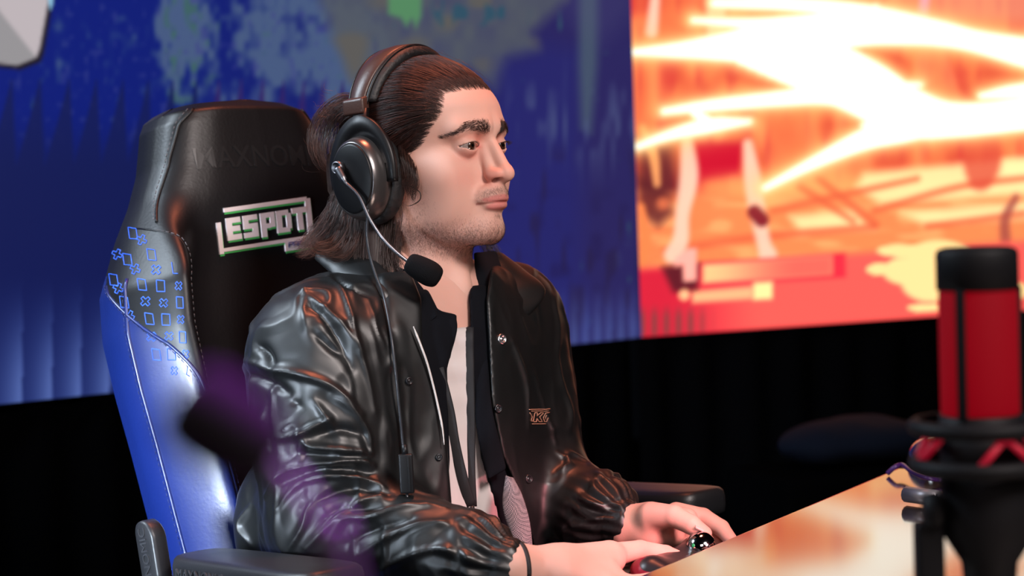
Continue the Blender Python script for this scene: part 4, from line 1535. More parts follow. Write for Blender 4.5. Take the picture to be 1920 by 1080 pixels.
loft('shirt_lining', [(948, 890, 2.285), (942, 950, 2.27), (962, 1010, 2.26), (984, 1045, 2.26)], [(962, 895, 2.29), (980, 930, 2.28), (994, 980, 2.27), (1000, 1045, 2.268)], M_lining, person, .002, .006, label='grey checked inside of the overshirt')
# white piping cord down the near front edge of the jacket
M_cord = mat('white_cord', srgb(214, 205, 200), .8, bump=(1500, .6, .0006))
mb = MB()
q = []
for (x, y) in ((775, 612), (786, 640), (800, 678), (812, 722), (822, 765), (829, 800), (833, 834)):
    l, n = hit(jbvh2, x, y)
    if l is None or float(proj([list(l)])[2][0]) > 2.36: l, n = hit(tbvh, x, y)
    if l is not None:
        q.append(list(P(x, y, float(proj([list(l)])[2][0]) - .009)))
q = catmull(q, 6)
tube(mb, q, np.interp(np.linspace(0, 1, len(q)), [0, .1, .8, 1], [.0005, .0013, .0013, .0005]), 8)
mb.build('white_piping', M_cord, jk, label='white piping cord')

# snap buttons, emblem
M_snap = mat('silver_snap', (.6, .58, .6, 1), .25, metal=1)
M_snapd = mat('black_snap', (.012, .012, .014, 1), .3)
def snap(x, y, r, m, ring=True, bv=jbvh2, lift=.002):
    l, n = hit(bv, x, y)
    if l is None: return
    l = P(x, y, float(proj([list(l)])[2][0]) - lift)
    n = (n + Vector(CB) * .6).normalized()
    mb = MB()
    lathe(mb, [(.0001, -.002), (r, -.002), (r, .0012), (r * .85, .0022), (r * .6, .0018), (r * .52, .0006), (r * .35, .0006), (r * .25, .0014), (.0001, .0014)], l, n, 24)
    mb.build('snap_button', m, jk)
snap(941, 636, .0064, M_snap); snap(767, 714, .0045, M_snapd); snap(823, 857, .0040, M_snapd)
snap(934, 766, .0050, M_snapd); snap(991, 898, .0055, M_snapd); snap(1019, 1063, .0045, M_snapd)
M_emb = mat('copper_embroidery', srgb(190, 140, 116), .6)
def ink(name, lines, width, m, parent, bv, lift=.0012, closed=False, th=.0006, label=None, sides=6):
    """raised embroidery or print: strokes laid on the surface"""
    mb = MB()
    for ln in lines:
        q = []
        for i in range(len(ln) - 1):
            a, b = np.array(ln[i], float), np.array(ln[i + 1], float)
            k = max(2, int(np.hypot(*(b - a)) / 3) + 1)
            for t in np.linspace(0, 1, k)[(0 if i == 0 else 1):]:
                q.append(a + (b - a) * t)
        pts, nn = [], []
        for x, y in q:
            l, n = hit(bv, x, y, lift)
            if l is not None:
                pts.append(list(l)); nn.append(list(n))
        if len(pts) < 2: continue
        pts = np.array(pts)
        if np.linalg.norm(np.diff(pts, axis=0), axis=1).max() > .03: continue
        tube(mb, pts, width / 2, sides, flat=(np.mean(nn, 0), max(.15, 2 * th / width)))
    if mb.n == 0: return None
    return mb.build(name, m, parent, True, label)
emb = [[(991, 768), (1030, 767)], [(995, 771), (1027, 770.5)], [(996, 795), (1022, 795)],
       [(992, 774), (996, 782), (994, 789), (998, 790), (1001, 774)], [(1001, 774), (1006, 774), (1005, 780), (1012, 774), (1018, 774), (1010, 782), (1015, 791), (1009, 791), (1005, 785), (1004, 791), (999, 791)],
       [(1029, 774), (1022, 774), (1017, 783), (1019, 791), (1023, 791), (1027, 783)], [(1024, 778), (1021, 783), (1022, 787)]]
ink('chest_emblem', emb, .0009, M_emb, jk, jbvh2, label='copper outlined lettering')

# --- body with both hands, one skin surface
def fingers(p, chains, base):
    d = base
    for ch, k in chains:
        f = None
        for i in range(len(ch) - 1):
            c = s_cap(p, ch[i][0], ch[i + 1][0], ch[i][1], ch[i + 1][1])
            f = c if f is None else smin(f, c, .002)
        d = smin(d, f, k)
    return d
def pt(x, y, d, r): return (W(x, y, d), r)
def hand_r(p):
    d = s_cap(p, ER * .5 + WR * .5, WR, .036, .0265)
    d = smin(d, s_cap(p, WR, W(1050, 1068, 2.150), .0265, .0250), .012)
    d = smin(d, s_cap(p, W(1050, 1066, 2.150), W(1142, 1046, 2.180), .0250, .0190), .014)
    d = smin(d, s_cap(p, W(1060, 1084, 2.135), W(1140, 1080, 2.150), .0225, .0165), .014)
    ch = [([pt(1142, 1041, 2.185, .0135), pt(1200, 1031, 2.215, .0108), pt(1248, 1038, 2.235, .0094), pt(1288, 1052, 2.245, .0078)], .006),
          ([pt(1140, 1050, 2.200, .0130), pt(1196, 1046, 2.245, .0105), pt(1240, 1062, 2.262, .0092), pt(1262, 1088, 2.262, .0078)], .006),
          ([pt(1132, 1068, 2.205, .0125), pt(1180, 1072, 2.245, .0100), pt(1214, 1092, 2.258, .0088), pt(1225, 1115, 2.252, .0075)], .006),
          ([pt(1120, 1085, 2.200, .0115), pt(1160, 1095, 2.230, .0092), pt(1186, 1115, 2.240, .0080), pt(1190, 1135, 2.235, .0070)], .006),
          ([pt(1082, 1092, 2.135, .0165), pt(1140, 1098, 2.128, .0130), pt(1196, 1096, 2.150, .0108), pt(1240, 1084, 2.175, .0085)], .010)]
    return fingers(p, ch, d)
def hand_l(p):
    d = s_cap(p, EL * .5 + WL * .5, WL, .032, .0255)
    d = smin(d, s_cap(p, WL, W(1222, 988, 2.330), .0255, .0240), .012)
    d = smin(d, s_cap(p, W(1222, 972, 2.335), W(1288, 972, 2.325), .0185, .0125), .012)
    d = smin(d, s_cap(p, W(1215, 1000, 2.325), W(1262, 1004, 2.335), .0190, .0135), .014)
    d = smax(d, -s_ell(p, W(1278, 1006, 2.300), (.020, .018, .014)), .006)
    ch = [([pt(1268, 962, 2.345, .0130), pt(1318, 970, 2.345, .0110), pt(1352, 990, 2.335, .0098), pt(1370, 1012, 2.318, .0080)], .007),
          ([pt(1262, 975, 2.355, .0130), pt(1316, 990, 2.360, .0105), pt(1345, 1014, 2.350, .0092), pt(1352, 1036, 2.335, .0078)], .007),
          ([pt(1254, 990, 2.358, .0125), pt(1300, 1012, 2.365, .0100), pt(1324, 1038, 2.352, .0088), pt(1328, 1058, 2.338, .0075)], .007),
          ([pt(1244, 1004, 2.355, .0115), pt(1280, 1030, 2.360, .0092), pt(1300, 1052, 2.350, .0080), pt(1302, 1070, 2.338, .0070)], .007),
          ([pt(1222, 968, 2.312, .0170), pt(1264, 968, 2.292, .0130), pt(1296, 984, 2.280, .0112), pt(1321, 1000, 2.274, .0086)], .010)]
    d = fingers(p, ch, d)
    # thumb nail bed
    d = smax(d, -s_ell(p, W(1313, 991, 2.264), (.0045, .0045, .003)), .0015)
    return d
RV, RF = surface_nets(hand_r, W(860, 1200, 2.05).clip(-9, 9) - .0 + np.array([-.02, -.06, -.06]), np.array([.23, 2.36, .80]), .0016)
LV, LF = surface_nets(hand_l, np.array([.06, 2.20, .69]), np.array([.30, 2.48, .86]), .0016)
KN = [PEL + TLv * .10, PEL - TLv * .10]
def rest(p):
    d = torso(p)
    d = smin(d, s_cap(p, SR, ER, .05, .04), .02)
    d = smin(d, s_cap(p, ER, ER * .4 + WR * .6, .040, .030), .01)
    d = smin(d, s_cap(p, SL, EL, .05, .04), .02)
    d = smin(d, s_cap(p, EL, EL * .4 + WL * .6, .040, .030), .01)
    for h, sgn in ((PEL + TLv * .10, 1), (PEL - TLv * .10, -1)):
        k = np.array([*(h + TFv * .44)[:2], .55]) + TLv * .03 * sgn
        f = np.array([k[0], k[1], .09]) + TFv * .02
        hh = np.array([h[0], h[1], .60])
        d = smin(d, s_cap(p, hh, k, .078, .055), .03)
        d = smin(d, s_cap(p, k, f, .050, .036), .02)
        d = smin(d, s_cap(p, f - UPv * .045, f + TFv * .16 - UPv * .055, .036, .030), .02)
    return d
BV, BF = surface_nets(rest, np.array([-.5, 1.5, 0.0]), np.array([.75, 2.9, 1.12]), .010)
AV = np.concatenate([HW, RV, LV, BV])
AF = np.concatenate([HFq, RF + len(HW), LF + len(HW) + len(RV), BF + len(HW) + len(RV) + len(LV)])
C = np.zeros((len(AV), 3)); C[:] = srgb_np(np.array([212, 163, 148.]))
C[:len(HW)] = skin_colour(HV)
# knuckles and finger tips a little redder
for tip in ((1288, 1052, 2.245), (1370, 1012, 2.318), (1321, 1000, 2.274), (1248, 1038, 2.235), (1142, 1041, 2.185), (1200, 1031, 2.215), (1318, 970, 2.345)):
    m = np.exp(-(np.linalg.norm(AV - W(*tip), axis=1) / .012) ** 2) * .5
    m[:len(HW)] = 0
    C = C * (1 - m[:, None]) + srgb_np(np.array([214, 124, 112.])) * m[:, None]
body = fast_mesh('body', AV, AF, M_skin, person)
set_color(body, C)
at = body.data.attributes.new('beard', 'FLOAT', 'POINT')
bd = np.zeros(len(AV), np.float32); bd[:len(HW)] = beard_density(HV)
at.data.foreach_set('value', bd)
# thumb nail
M_nail = mat('nail', srgb(232, 172, 164), .3)
mb = MB()
c = W(1312, 990, 2.268)
boxm(mb, c, (Vector((.80, .1, -.42)).normalized(), Vector((.1, .9, .3)).normalized(), Vector((.42, -.3, .8)).normalized()), (.0055, .0042, .0012), .001)
mb.build('thumb_nail', M_nail, person)
# trousers
M_trouser = mat('black_trousers', (.01, .01, .012, 1), .8)
def trousers(p):
    d = rest(p) - .008
    return np.maximum(np.maximum(d, p[:, 2] - .70), -(p[:, 2] - .10))
QV, QF = surface_nets(trousers, np.array([-.5, 1.5, 0.0]), np.array([.75, 2.9, .76]), .012)
fast_mesh('trousers', QV, QF, M_trouser, person)

# wrist band on the near hand
M_band = mat('dark_hair_tie', (.012, .009, .010, 1), .7, bump=(900, .4, .0005))
wc = WR + (W(1050, 1068, 2.150) - WR) * .13
ax_ = (W(1050, 1068, 2.15) - WR); ax_ /= np.linalg.norm(ax_)
ax_ = ax_ + np.array([0, 0, .05]); ax_ /= np.linalg.norm(ax_)
u_ = np.cross(ax_, UPv); u_ /= np.linalg.norm(u_); v_ = np.cross(u_, ax_)
mb = MB()
ring = [wc + (.0275) * (math.cos(t) * u_ + math.sin(t) * v_) for t in np.linspace(0, 2 * math.pi, 49)]
tube(mb, ring, .0034, 8, caps=False, flat=(ax_, 1.0))
tag(mb.build('wristband', M_band), 'thin black hair tie around the seated person\'s near wrist', 'wristband')

# lanyard with metal tip over the t-shirt
M_lan = mat('black_lanyard', (.009, .009, .011, 1), .75, bump=(1200, .4, .0004))
lan = empty('lanyard', P(885, 960, 2.27), 'black lanyard with a small metal tip hanging over the white t-shirt', 'lanyard')
def strap(pts, r):
    q = []
    for x, y in catmull(pts, 5):
        l, n = hit(tbvh, x, y)
        if l is not None:
            q.append(list(P(x, y, float(proj([list(l)])[2][0]) - .0025)))
    mb = MB(); tube(mb, q, r, 8, flat=(list(CB), .18)); mb.build('strap', M_lan, lan)
strap([(822, 690), (842, 770), (852, 830), (867, 895), (883, 950)], .0062)
strap([(879, 600), (879, 640), (880, 700), (882, 800), (882, 880), (885, 950)], .0058)
mb = MB()
q = [list(P(x, y, float(proj([list(hit(tbvh, 885, 960)[0])])[2][0]) - .009)) for x, y in ((884, 949), (888, 976))]
tube(mb, q, .0035, 12)
mb.build('metal_tip', M_snap, lan, label='silver metal tip')

# headset cable with inline remote, hanging in front of the jacket
def skin_d(x, y, lift):
    best = None
    for b in (jbvh2, tbvh):
        l, n = hit(b, x, y)
        if l is not None:
            d = float(proj([list(l)])[2][0])
            best = d if best is None else min(best, d)
    return (best if best else 2.28) - lift
cab = [(690, 392, 2.27), (688, 440, 2.275), (694, 480, 2.27), (706, 520, 2.262)]
cab += [(x, y, min(2.262, skin_d(x, y, .010))) for x, y in ((718, 550), (727, 590), (735, 640), (742, 700), (748, 760), (754, 820), (757, 850))]
mb = MB(); tube(mb, catmull([list(P(*p)) for p in cab], 6), .0016, 8)
mb.build('cable', M_cable, headset)
dd = min(skin_d(762, 885, .014), skin_d(762, 920, .014), 2.262)
mb = MB()
ax1 = (P(764, 922, dd) - P(760, 852, dd)).normalized()
lat = ax1.cross(Vector(CB)).normalized()
boxm(mb, P(762, 888, dd), (lat, ax1, lat.cross(ax1)), (.0078, .0215, .0045), .002)
tube(mb, [list(P(758, 834, dd)), list(P(760, 856, dd))], .0032, 10)
boxm(mb, P(767, 888, dd - .0045), (lat, ax1, lat.cross(ax1)), (.0012, .0190, .0008), .0003)
rem = mb.build('inline_remote', M_plastic, headset)
mb = MB(); tube(mb, [list(P(763, 924, dd)), list(P(764, 948, dd + .002)), list(P(766, 975, dd + .01))], .0016, 8)
mb.build('cable', M_cable, headset)
# ------------------------------------------------------------------ gaming chair
M_cblack = mat('chair_black_leather', (0.004, 0.004, 0.005, 1), 0.44, spec=0.42, bump=(260, .18, .0012))
M_cblue = mat('chair_blue_leather', (0.0025, 0.012, 0.105, 1), 0.38, spec=0.8, bump=(220, .20, .0014), coat=.15)
M_thread = mat('grey_thread', (.10, .10, .11, 1), .6)
M_threadb = mat('dark_thread', (.01, .02, .10, 1), .6)
M_bluestitch = mat('blue_embroidery', (.03, .13, .75, 1), .5)
M_hard = mat('chair_hard_plastic', (.012, .012, .014, 1), .42, bump=(500, .3, .0006))
rec = math.radians(12)
cF = Vector((.74, -.672, 0)).normalized()
cL = Vector((-cF.y, cF.x, 0))                     # to his left, away from the camera
cV = (Vector((0, 0, 1)) * math.cos(rec) - cF * math.sin(rec)).normalized()
cW = (cF * math.cos(rec) + Vector((0, 0, 1)) * math.sin(rec)).normalized()
C0 = P(505, 430, 2.58)
base_c = C0 - cV * .55
chair = empty('gaming_chair', (base_c.x, base_c.y, 0), 'black and blue racing-style gaming chair the person sits in, with blue stitched crosses and squares', 'chair')
HWv = [-.62, -.50, -.39, -.255, -.186, -.117, -.062, .007, .05, .09, .12, .145, .160, .170, .175]
HWh = [.205, .208, .212, .226, .235, .240, .233, .194, .164, .142, .132, .124, .114, .096, .0]
def hw(v): return np.interp(v, HWv, HWh)
# half cross-section as (fraction of half width, height) control points: wings below, plain pad above
WING = np.array([(0, .004), (.30, .003), (.52, .002), (.66, .012), (.76, .042), (.83, .062), (.89, .054), (.955, .022), (1.0, -.014), (1.0, -.048), (.96, -.080)])
PAD = np.array([(0, .018), (.30, .017), (.52, .015), (.66, .011), (.80, .004), (.90, -.006), (.965, -.018), (.995, -.034), (1.0, -.045), (.99, -.060), (.96, -.080)])
NPc = 10
_wing = catmull(WING, 12); _pad = catmull(PAD, 12)
def sect(p, v):
    """p = -10..10 along the section (0 centre, +-10 back edge), v up the back -> u fraction, height"""
    a = np.abs(p) / NPc * (len(_wing) - 1)
    ix = np.arange(len(_wing))
    low = sstep(.06, -.07, v)
    u = np.interp(a, ix, _wing[:, 0]) * low + np.interp(a, ix, _pad[:, 0]) * (1 - low)
    w = np.interp(a, ix, _wing[:, 1]) * low + np.interp(a, ix, _pad[:, 1]) * (1 - low)
    w = w - .018 * sstep(.155, .177, v) * (np.abs(p) < 7)
    return np.sign(p) * u, w
NT = 161
tv = np.linspace(-NPc, NPc, NT)
vv = np.concatenate([np.linspace(-.60, .10, 100), .10 + .0735 * np.sin(np.linspace(0, math.pi / 2, 41)[1:])])
NVv = len(vv)
def cpt(u, v, w):
    u, v, w = np.broadcast_arrays(u, v, w)
    return np.array(list(C0)) - u[..., None] * np.array(list(cL)) + v[..., None] * np.array(list(cV)) + w[..., None] * np.array(list(cW))
Tg, Vg = np.meshgrid(tv, vv, indexing='ij')
Uf, Fr = sect(Tg, Vg)
tt = Tg
U = Uf * hw(Vg)
Pf = cpt(U, Vg, Fr)
# seam grooves
gV = Pf
fidx = np.arange(NT * NVv).reshape(NT, NVv)
a = fidx[:-1, :-1].ravel(); b = fidx[1:, :-1].ravel(); c = fidx[1:, 1:].ravel(); d = fidx[:-1, 1:].ravel()
Fq = np.stack([a, b, c, d], 1)
tc = (tt[:-1, :-1] + tt[1:, 1:]).ravel() / 2
vc = (Vg[:-1, :-1] + Vg[1:, 1:]).ravel() / 2
SEV, SEP = [-.60, -.36, -.255, -.186, -.14, -.10, -.075, -.045, -.02], [4.6, 4.6, 4.9, 5.6, 6.6, 7.8, 8.6, 9.6, 10.2]
seam_t = np.interp(vc, SEV, SEP)
is_blue = (np.abs(tc) > seam_t)
INV, INP = [-.60, -.30, -.20, -.12, -.05, -.01, .012, .03], [3.2, 3.2, 3.2, 3.3, 3.8, 4.9, 7.0, 10.4]
inner_t = np.interp(vc, INV, INP)
is_pat = (~is_blue) & (np.abs(tc) > inner_t) & (vc < .016)
def sub(name, mask, m, parent, label=None):
    F = Fq[mask]
    used = np.unique(F)
    mp = -np.ones(NT * NVv, int); mp[used] = np.arange(len(used))
    o = fast_mesh(name, Pf.reshape(-1, 3)[used], mp[F], m, parent, label)
    return o
backrest = sub('backrest', ~(is_blue | is_pat), M_cblack, chair, 'black leather backrest')
for s_, nm in ((1, 'near'), (-1, 'far')):
    sub('side_bolster', is_blue & (tc * s_ > 0), M_cblue, chair, 'blue leather side bolster')
    sub('shoulder_wing', is_pat & (tc * s_ > 0), M_cblack, chair, 'black wing with blue stitched pattern')
cb = bvh_np(Pf.reshape(-1, 3), Fq)
# rear edge strips and back shell
def side_strip(s_, v0, v1, m, name, label=None):
    vs = vv[(vv >= v0 - 1e-6) & (vv <= v1 + 1e-6)]
    V, F = [], []
    k = 5
    for v in vs:
        h = float(hw(v)) * .96
        for j in range(k):
            t = j / (k - 1)
            V.append(cpt(np.array(s_ * (h - .030 * t)), np.array(v), np.array(-.079 - .030 * t)))
    for i in range(len(vs) - 1):
        for j in range(k - 1):
            F.append((i * k + j, i * k + j + 1, (i + 1) * k + j + 1, (i + 1) * k + j))
    return recalc(mesh_obj(name, np.array(V).reshape(-1, 3), F, m, chair, True, label))
for s_ in (1, -1):
    side_strip(s_, -.60, -.02, M_cblue, 'rear_edge', 'blue rear edge')
    side_strip(s_, -.028, .174, M_cblack, 'rear_edge', 'black rear edge')
V, F = [], []
kb = 33
for v in vv:
    h = float(hw(v)) * .96 - .028
    for j in range(kb):
        t = -1 + 2 * j / (kb - 1)
        V.append(cpt(np.array(t * max(h, .002)), np.array(v), np.array(-.10 - .02 * (1 - t * t) + .016 * sstep(.13, .176, v))))
for i in range(NVv - 1):
    for j in range(kb - 1):
        F.append((i * kb + j, i * kb + j + 1, (i + 1) * kb + j + 1, (i + 1) * kb + j))
mesh_obj('back_shell', np.array(V).reshape(-1, 3), F, M_cblack, chair)
# piping and stitching along seams, laid on the upholstery
def cline(f, v0, v1, n=70, s_=1):
    out = []
    for v in np.linspace(v0, v1, n):
        u, w = sect(np.array(f(v) * s_), np.array(v))
        out.append(cpt(u * hw(v), np.array(v), w))
    return np.array(out)
fs = lambda v: float(np.interp(v, SEV, SEP))
def stitches(mb, line, off, step=.0075, ln=.0045, r=.0006):
    d = np.gradient(line, axis=0); d /= np.linalg.norm(d, axis=1)[:, None]
    sd = np.cross(d, np.array(list(cW)))
    L = line + sd * off + np.array(list(cW)) * .0008
    s = np.concatenate([[0], np.cumsum(np.linalg.norm(np.diff(L, axis=0), axis=1))])
    q = 0
    while q + ln < s[-1]:
        a = [np.interp(q, s, L[:, j]) for j in range(3)]
        b = [np.interp(q + ln, s, L[:, j]) for j in range(3)]
        tube(mb, [a, b], r, 5)
        q += step
for s_ in (1, -1):
    L1 = cline(fs, -.58, -.05, 90, s_)
    mb = MB(); tube(mb, L1 + np.array(list(cW)) * .0006, .0022, 8); mb.build('piping', M_cblue, chair, label='blue seam piping')
    if s_ == 1:
        mb = MB(); stitches(mb, L1, .006); stitches(mb, L1, -.006); mb.build('stitching', M_threadb, chair)
    # outer edge piping
    L2 = cline(lambda v: 8.0, -.58, -.05, 90, s_)
    mb = MB(); tube(mb, L2 + np.array(list(cW)) * .001, .0026, 8); mb.build('piping', M_cblue, chair, label='blue edge piping')
    if s_ == 1:
        mb = MB(); stitches(mb, L2, .007); stitches(mb, L2, -.005); mb.build('stitching', M_threadb, chair)
    # head part seam
    fh = lambda v: float(np.interp(v, [.0, .03, .10, .14, .16, .168], [6.2, 6.0, 5.6, 5.0, 4.0, 2.4]))
    L3 = cline(fh, .016, .160, 60, s_)
    mb = MB(); tube(mb, L3, .0020, 8); mb.build('piping', M_cblack, chair, label='black head seam')
    if s_ == 1:
        mb = MB(); stitches(mb, L3, .006); stitches(mb, L3, -.006); mb.build('stitching', M_thread, chair)
    fi = lambda v: float(np.interp(v, INV, INP))
    L4 = cline(fi, -.58, .015, 110, s_)
    if s_ == 1:
        mb = MB(); stitches(mb, L4, .003); mb.build('stitching', M_thread, chair)
        mb = MB(); tube(mb, L4 - np.array(list(cW)) * .0008, .0014, 6); mb.build('piping', M_cblack, chair)

# blue stitched crosses and squares, worked into the wing
def cross(cx, cy, s, a, k=1.0):
    out = []
    w = s * .30
    pts = [(-s, -w), (-w, -w), (-w, -s), (w, -s), (w, -w), (s, -w), (s, w), (w, w), (w, s), (-w, s), (-w, w), (-s, w), (-s, -w)]
    ca, sa = math.cos(a), math.sin(a)
    return [[(cx + (x * ca - y * sa) * k, cy + x * sa + y * ca) for x, y in pts]]
def sq(cx, cy, w, h, sk):
    return [[(cx - w, cy - h), (cx + w, cy - h + sk * .4), (cx + w + sk * .5, cy + h + sk * .2), (cx - w + sk * .5, cy + h), (cx - w, cy - h)]]
shapes = []
S_ = [('x', 266, 450), ('s', 283, 477), ('x', 293, 506), ('s', 301, 536), ('x', 307, 568), ('s', 311, 599), ('x', 317, 630), ('s', 321, 664), ('x', 327, 695),
      ('s', 238, 486), ('x', 254, 505), ('s', 265, 533), ('x', 273, 565), ('s', 279, 597), ('x', 284, 631), ('s', 292, 664),
      ('x', 220, 477), ('s', 212, 524), ('x', 222, 541), ('s', 232, 566), ('s', 248, 437),
      ('x', 335, 536), ('s', 337, 567), ('x', 339, 599), ('s', 342, 632), ('x', 348, 664), ('x', 243, 592)]
for kind, x, y in S_:
    n = 9.5 if x < 300 else 8.5
    kx = .80 if x > 325 else 1.0
    if kind == 'x':
        shapes += cross(x, y, n, math.radians(48 if x > 270 else 25), kx)
    else:
        shapes += sq(x, y, 7.5 * kx, 10.5, 6 if x < 300 else 2)
shapes += [[(322, 492), (325, 513), (334, 513)], [(352, 686), (350, 702), (356, 706)]]
ink('embroidery', shapes, .0013, M_bluestitch, chair, cb, .0004, label='blue stitched crosses and squares')

# ESPOT patch: white satin letters edged in green
M_white = mat('white_satin_thread', srgb(222, 210, 208), .55, bump=(1500, .5, .0006))
M_green = mat('green_satin_thread', srgb(70, 170, 84), .6)
def slabs(name, polys, m, parent, bv, lift, label=None):
    mb = MB()
    for poly in polys:
        n0 = mb.n
        top, bot = [], []
        for x, y in poly:
            l, n = hit(bv, x, y)
            if l is None: break
            top.append(list(l + n * lift)); bot.append(list(l - n * .001))
        if len(top) < len(poly): continue
        k = len(poly)
        F = [tuple(range(k)), tuple(range(2 * k - 1, k - 1, -1))] + [(i, i + k, (i + 1) % k + k, (i + 1) % k) for i in range(k)]
        mb.add(top + bot, F)
    if mb.n:
        return recalc(mb.build(name, m, parent, False, label))
def box_px(x0, y0, x1, y1, sk):
    """bar in patch coordinates -> picture polygon (the patch leans and turns with the chair)"""
    return [(x0, y0), (x1, y0), (x1, y1), (x0, y1)]
def map_patch(a, b):
    # patch coordinates: a 0..1 across, b 0..1 down
    x = 404 + a * 180 + b * 6 + 0 * a
    y = 417 - a * 26 + b * 57 - b * a * 2
    return (x, y)
def bars(lst, dx=0, dy=0):
    out = []
    for (a0, b0, a1, b1) in lst:
        k = max(1, int((a1 - a0) / .12))
        for i in range(k):
            u0 = a0 + (a1 - a0) * i / k; u1 = a0 + (a1 - a0) * (i + 1) / k
            p = [map_patch(u0, b0), map_patch(u1, b0), map_patch(u1, b1), map_patch(u0, b1)]
            out.append([(x + dx, y + dy) for x, y in p])
    return out
frame = [(.0, .02, .045, 1.06), (.0, .88, .99, 1.0), (.09, -.42, .95, -.28), (.93, -.36, .985, .98), (.68, 1.0, .99, 1.30)]
letters = []
def L(a, lst):
    for (x0, y0, x1, y1) in lst:
        letters.append((a + x0 * .16, y0, a + x1 * .16, y1))
L(.10, [(0, 0, .36, .74), (.36, 0, .92, .18), (.36, .28, .86, .46), (.36, .56, .92, .74)])                       # E
L(.275, [(0, 0, .92, .17), (0, .17, .34, .30), (0, .28, .92, .45), (.58, .45, .92, .60), (0, .57, .92, .74)])  # S
L(.455, [(0, 0, .34, .80), (.34, 0, .92, .17), (.62, .17, .92, .50), (.34, .36, .62, .52)])                      # P
L(.62, [(0, 0, .34, .74), (.34, 0, .78, .17), (.64, .12, .94, .64), (.34, .58, .80, .74)])                       # O drawn as a D
L(.785, [(0, -.02, .95, .17), (.32, .17, .66, .74)])                                                             # T
letters = [(a, b - .12 + .04, c, d - .12 + .04) for a, b, c, d in letters]
slabs('patch_edge', bars(frame + letters, 2.2, 3.6), M_green, backrest, cb, .0010, 'green edge of the lettering')
slabs('patch_letters', bars(frame + letters), M_white, backrest, cb, .0022, 'white ESPOT lettering in a bracket frame')
M_navyink = mat('navy_letters', srgb(40, 44, 110), .7)
def glyph(x, y, segs, w=7, h=9):
    return [[(x + a * w, y + b * h - a * 1) for a, b in s] for s in segs]
g = glyph(539, 455, [[(0, 1), (0, 0), (1, 0), (1, .5), (0, .5)]]) + glyph(548, 454, [[(0, 1), (0, 0), (1, 0), (1, 1)], [(0, .55), (1, .55)]]) + \
    glyph(557, 453, [[(0, 1), (0, 0), (1, 0), (1, .5), (0, .5), (1, 1)]]) + glyph(567, 452, [[(0, 0), (0, 1)]]) + glyph(571, 451, [[(1, 0), (0, 0), (0, .5), (1, .5), (1, 1), (0, 1)]])
ink('patch_small_letters', g, .0013, M_navyink, backrest, cb, .0030)

# text helper for embossed words
def text_mesh(s, size, depth, m, name, parent, origin, right, up, label=None, bold=.0):
    cu = bpy.data.curves.new('t', 'FONT')
    cu.body = s; cu.size = size; cu.extrude = depth; cu.align_x = 'CENTER'; cu.align_y = 'CENTER'; cu.offset = bold
    cu.resolution_u = 3
    o = bpy.data.objects.new('t', cu)
    COL.objects.link(o)
    dg = bpy.context.evaluated_depsgraph_get()
    me = bpy.data.meshes.new_from_object(o.evaluated_get(dg))
    V = np.array([list(v.co) for v in me.vertices]); F = [list(p.vertices) for p in me.polygons]
    bpy.data.objects.remove(o); bpy.data.curves.remove(cu)
    r = np.array(list(Vector(right).normalized())); u = np.array(list(up)); u = u - r * (u @ r); u /= np.linalg.norm(u)
    n = np.cross(r, u)
    Wd = np.array(list(origin)) + V[:, :1] * r + V[:, 1:2] * u + V[:, 2:3] * n
    return mesh_obj(name, Wd, F, m, parent, False, label)
M_emboss = mat('embossed_black', (.008, .008, .009, 1), .42)
M_embossg = mat('embossed_grey', (.03, .03, .033, 1), .3)
hc = cpt(np.array(.0), np.array(.092), np.array(.0180))
tx = text_mesh('MAXNOMIC', .040, .0006, M_emboss, 'embossed_word', backrest, hc, cL, cV, bold=.0003)
_off = Vector(parent_world(backrest))
for v in tx.data.vertices:
    wpos = v.co + _off
    h_, _n, _i, _d = cb.ray_cast(wpos + cW * .08, -cW)
    if h_ is not None:
        v.co = h_ - _off + cW * (.0006 if (wpos - Vector(hc)).dot(cW) > 0 else -.001)

# armrests, lever, seat, column, base
def armrest(front_pt, back_pt, text):
    f = Vector(front_pt); b = Vector(back_pt)
    ax = (f - b).normalized()
    lat = Vector((-ax.y, ax.x, 0)).normalized()
    up = ax.cross(lat)
    if up.z < 0: up = -up
    L_ = (f - b).length / 2
    c = (f + b) / 2
    grp = empty('armrest', c - Vector(parent_world(chair)), '', '')
    grp.parent = chair
    for k_ in ('label', 'category'): del grp[k_]
    bm = MB()
    prof = []
    n = 40
    ring = []
    V, F = [], []
    for (h, s) in ((-.016, .90), (-.014, .97), (-.006, 1.0), (.006, 1.0), (.013, .96), (.0165, .88), (.018, .75), (.018, .3)):
        for j in range(n):
            a = 2 * math.pi * j / n
            ca, sa = math.cos(a), math.sin(a)
            e = .42
            x = math.copysign(abs(ca) ** e, ca) * (L_ if s > .5 else L_ * .8) * (1 - (1 - s) * .25)
            y = math.copysign(abs(sa) ** e, sa) * .046 * s * (1 + .08 * x / L_)
            V.append(c + ax * x + lat * y + up * h)
    for i in range(7):
        for j in range(n):
            F.append((i * n + j, i * n + (j + 1) % n, (i + 1) * n + (j + 1) % n, (i + 1) * n + j))
    F.append(tuple(range(n - 1, -1, -1))); F.append(tuple(7 * n + j for j in range(n)))
    recalc(mesh_obj('armrest_pad', [list(v) for v in V], F, M_hard, grp))
    mb = MB()
    boxm(mb, c - up * .030, (ax, lat, up), (.06, .030, .013), .005)
    boxm(mb, Vector((c.x, c.y, c.z - .12)), (ax, lat, (0, 0, 1)), (.03, .016, .085), .006)
    mb.build('armrest_post', M_hard, grp)
    if text:
        text_mesh('MAXNOMIC', .017, .0008, M_embossg, 'embossed_word', grp, b + ax * .085 - lat * .0470 + up * .001 - up * 0, ax, up)
    return grp
near_f = P(640, 1098, 2.03); near_b = P(362, 1062, 2.235)
arm1 = armrest(near_f, near_b, True)
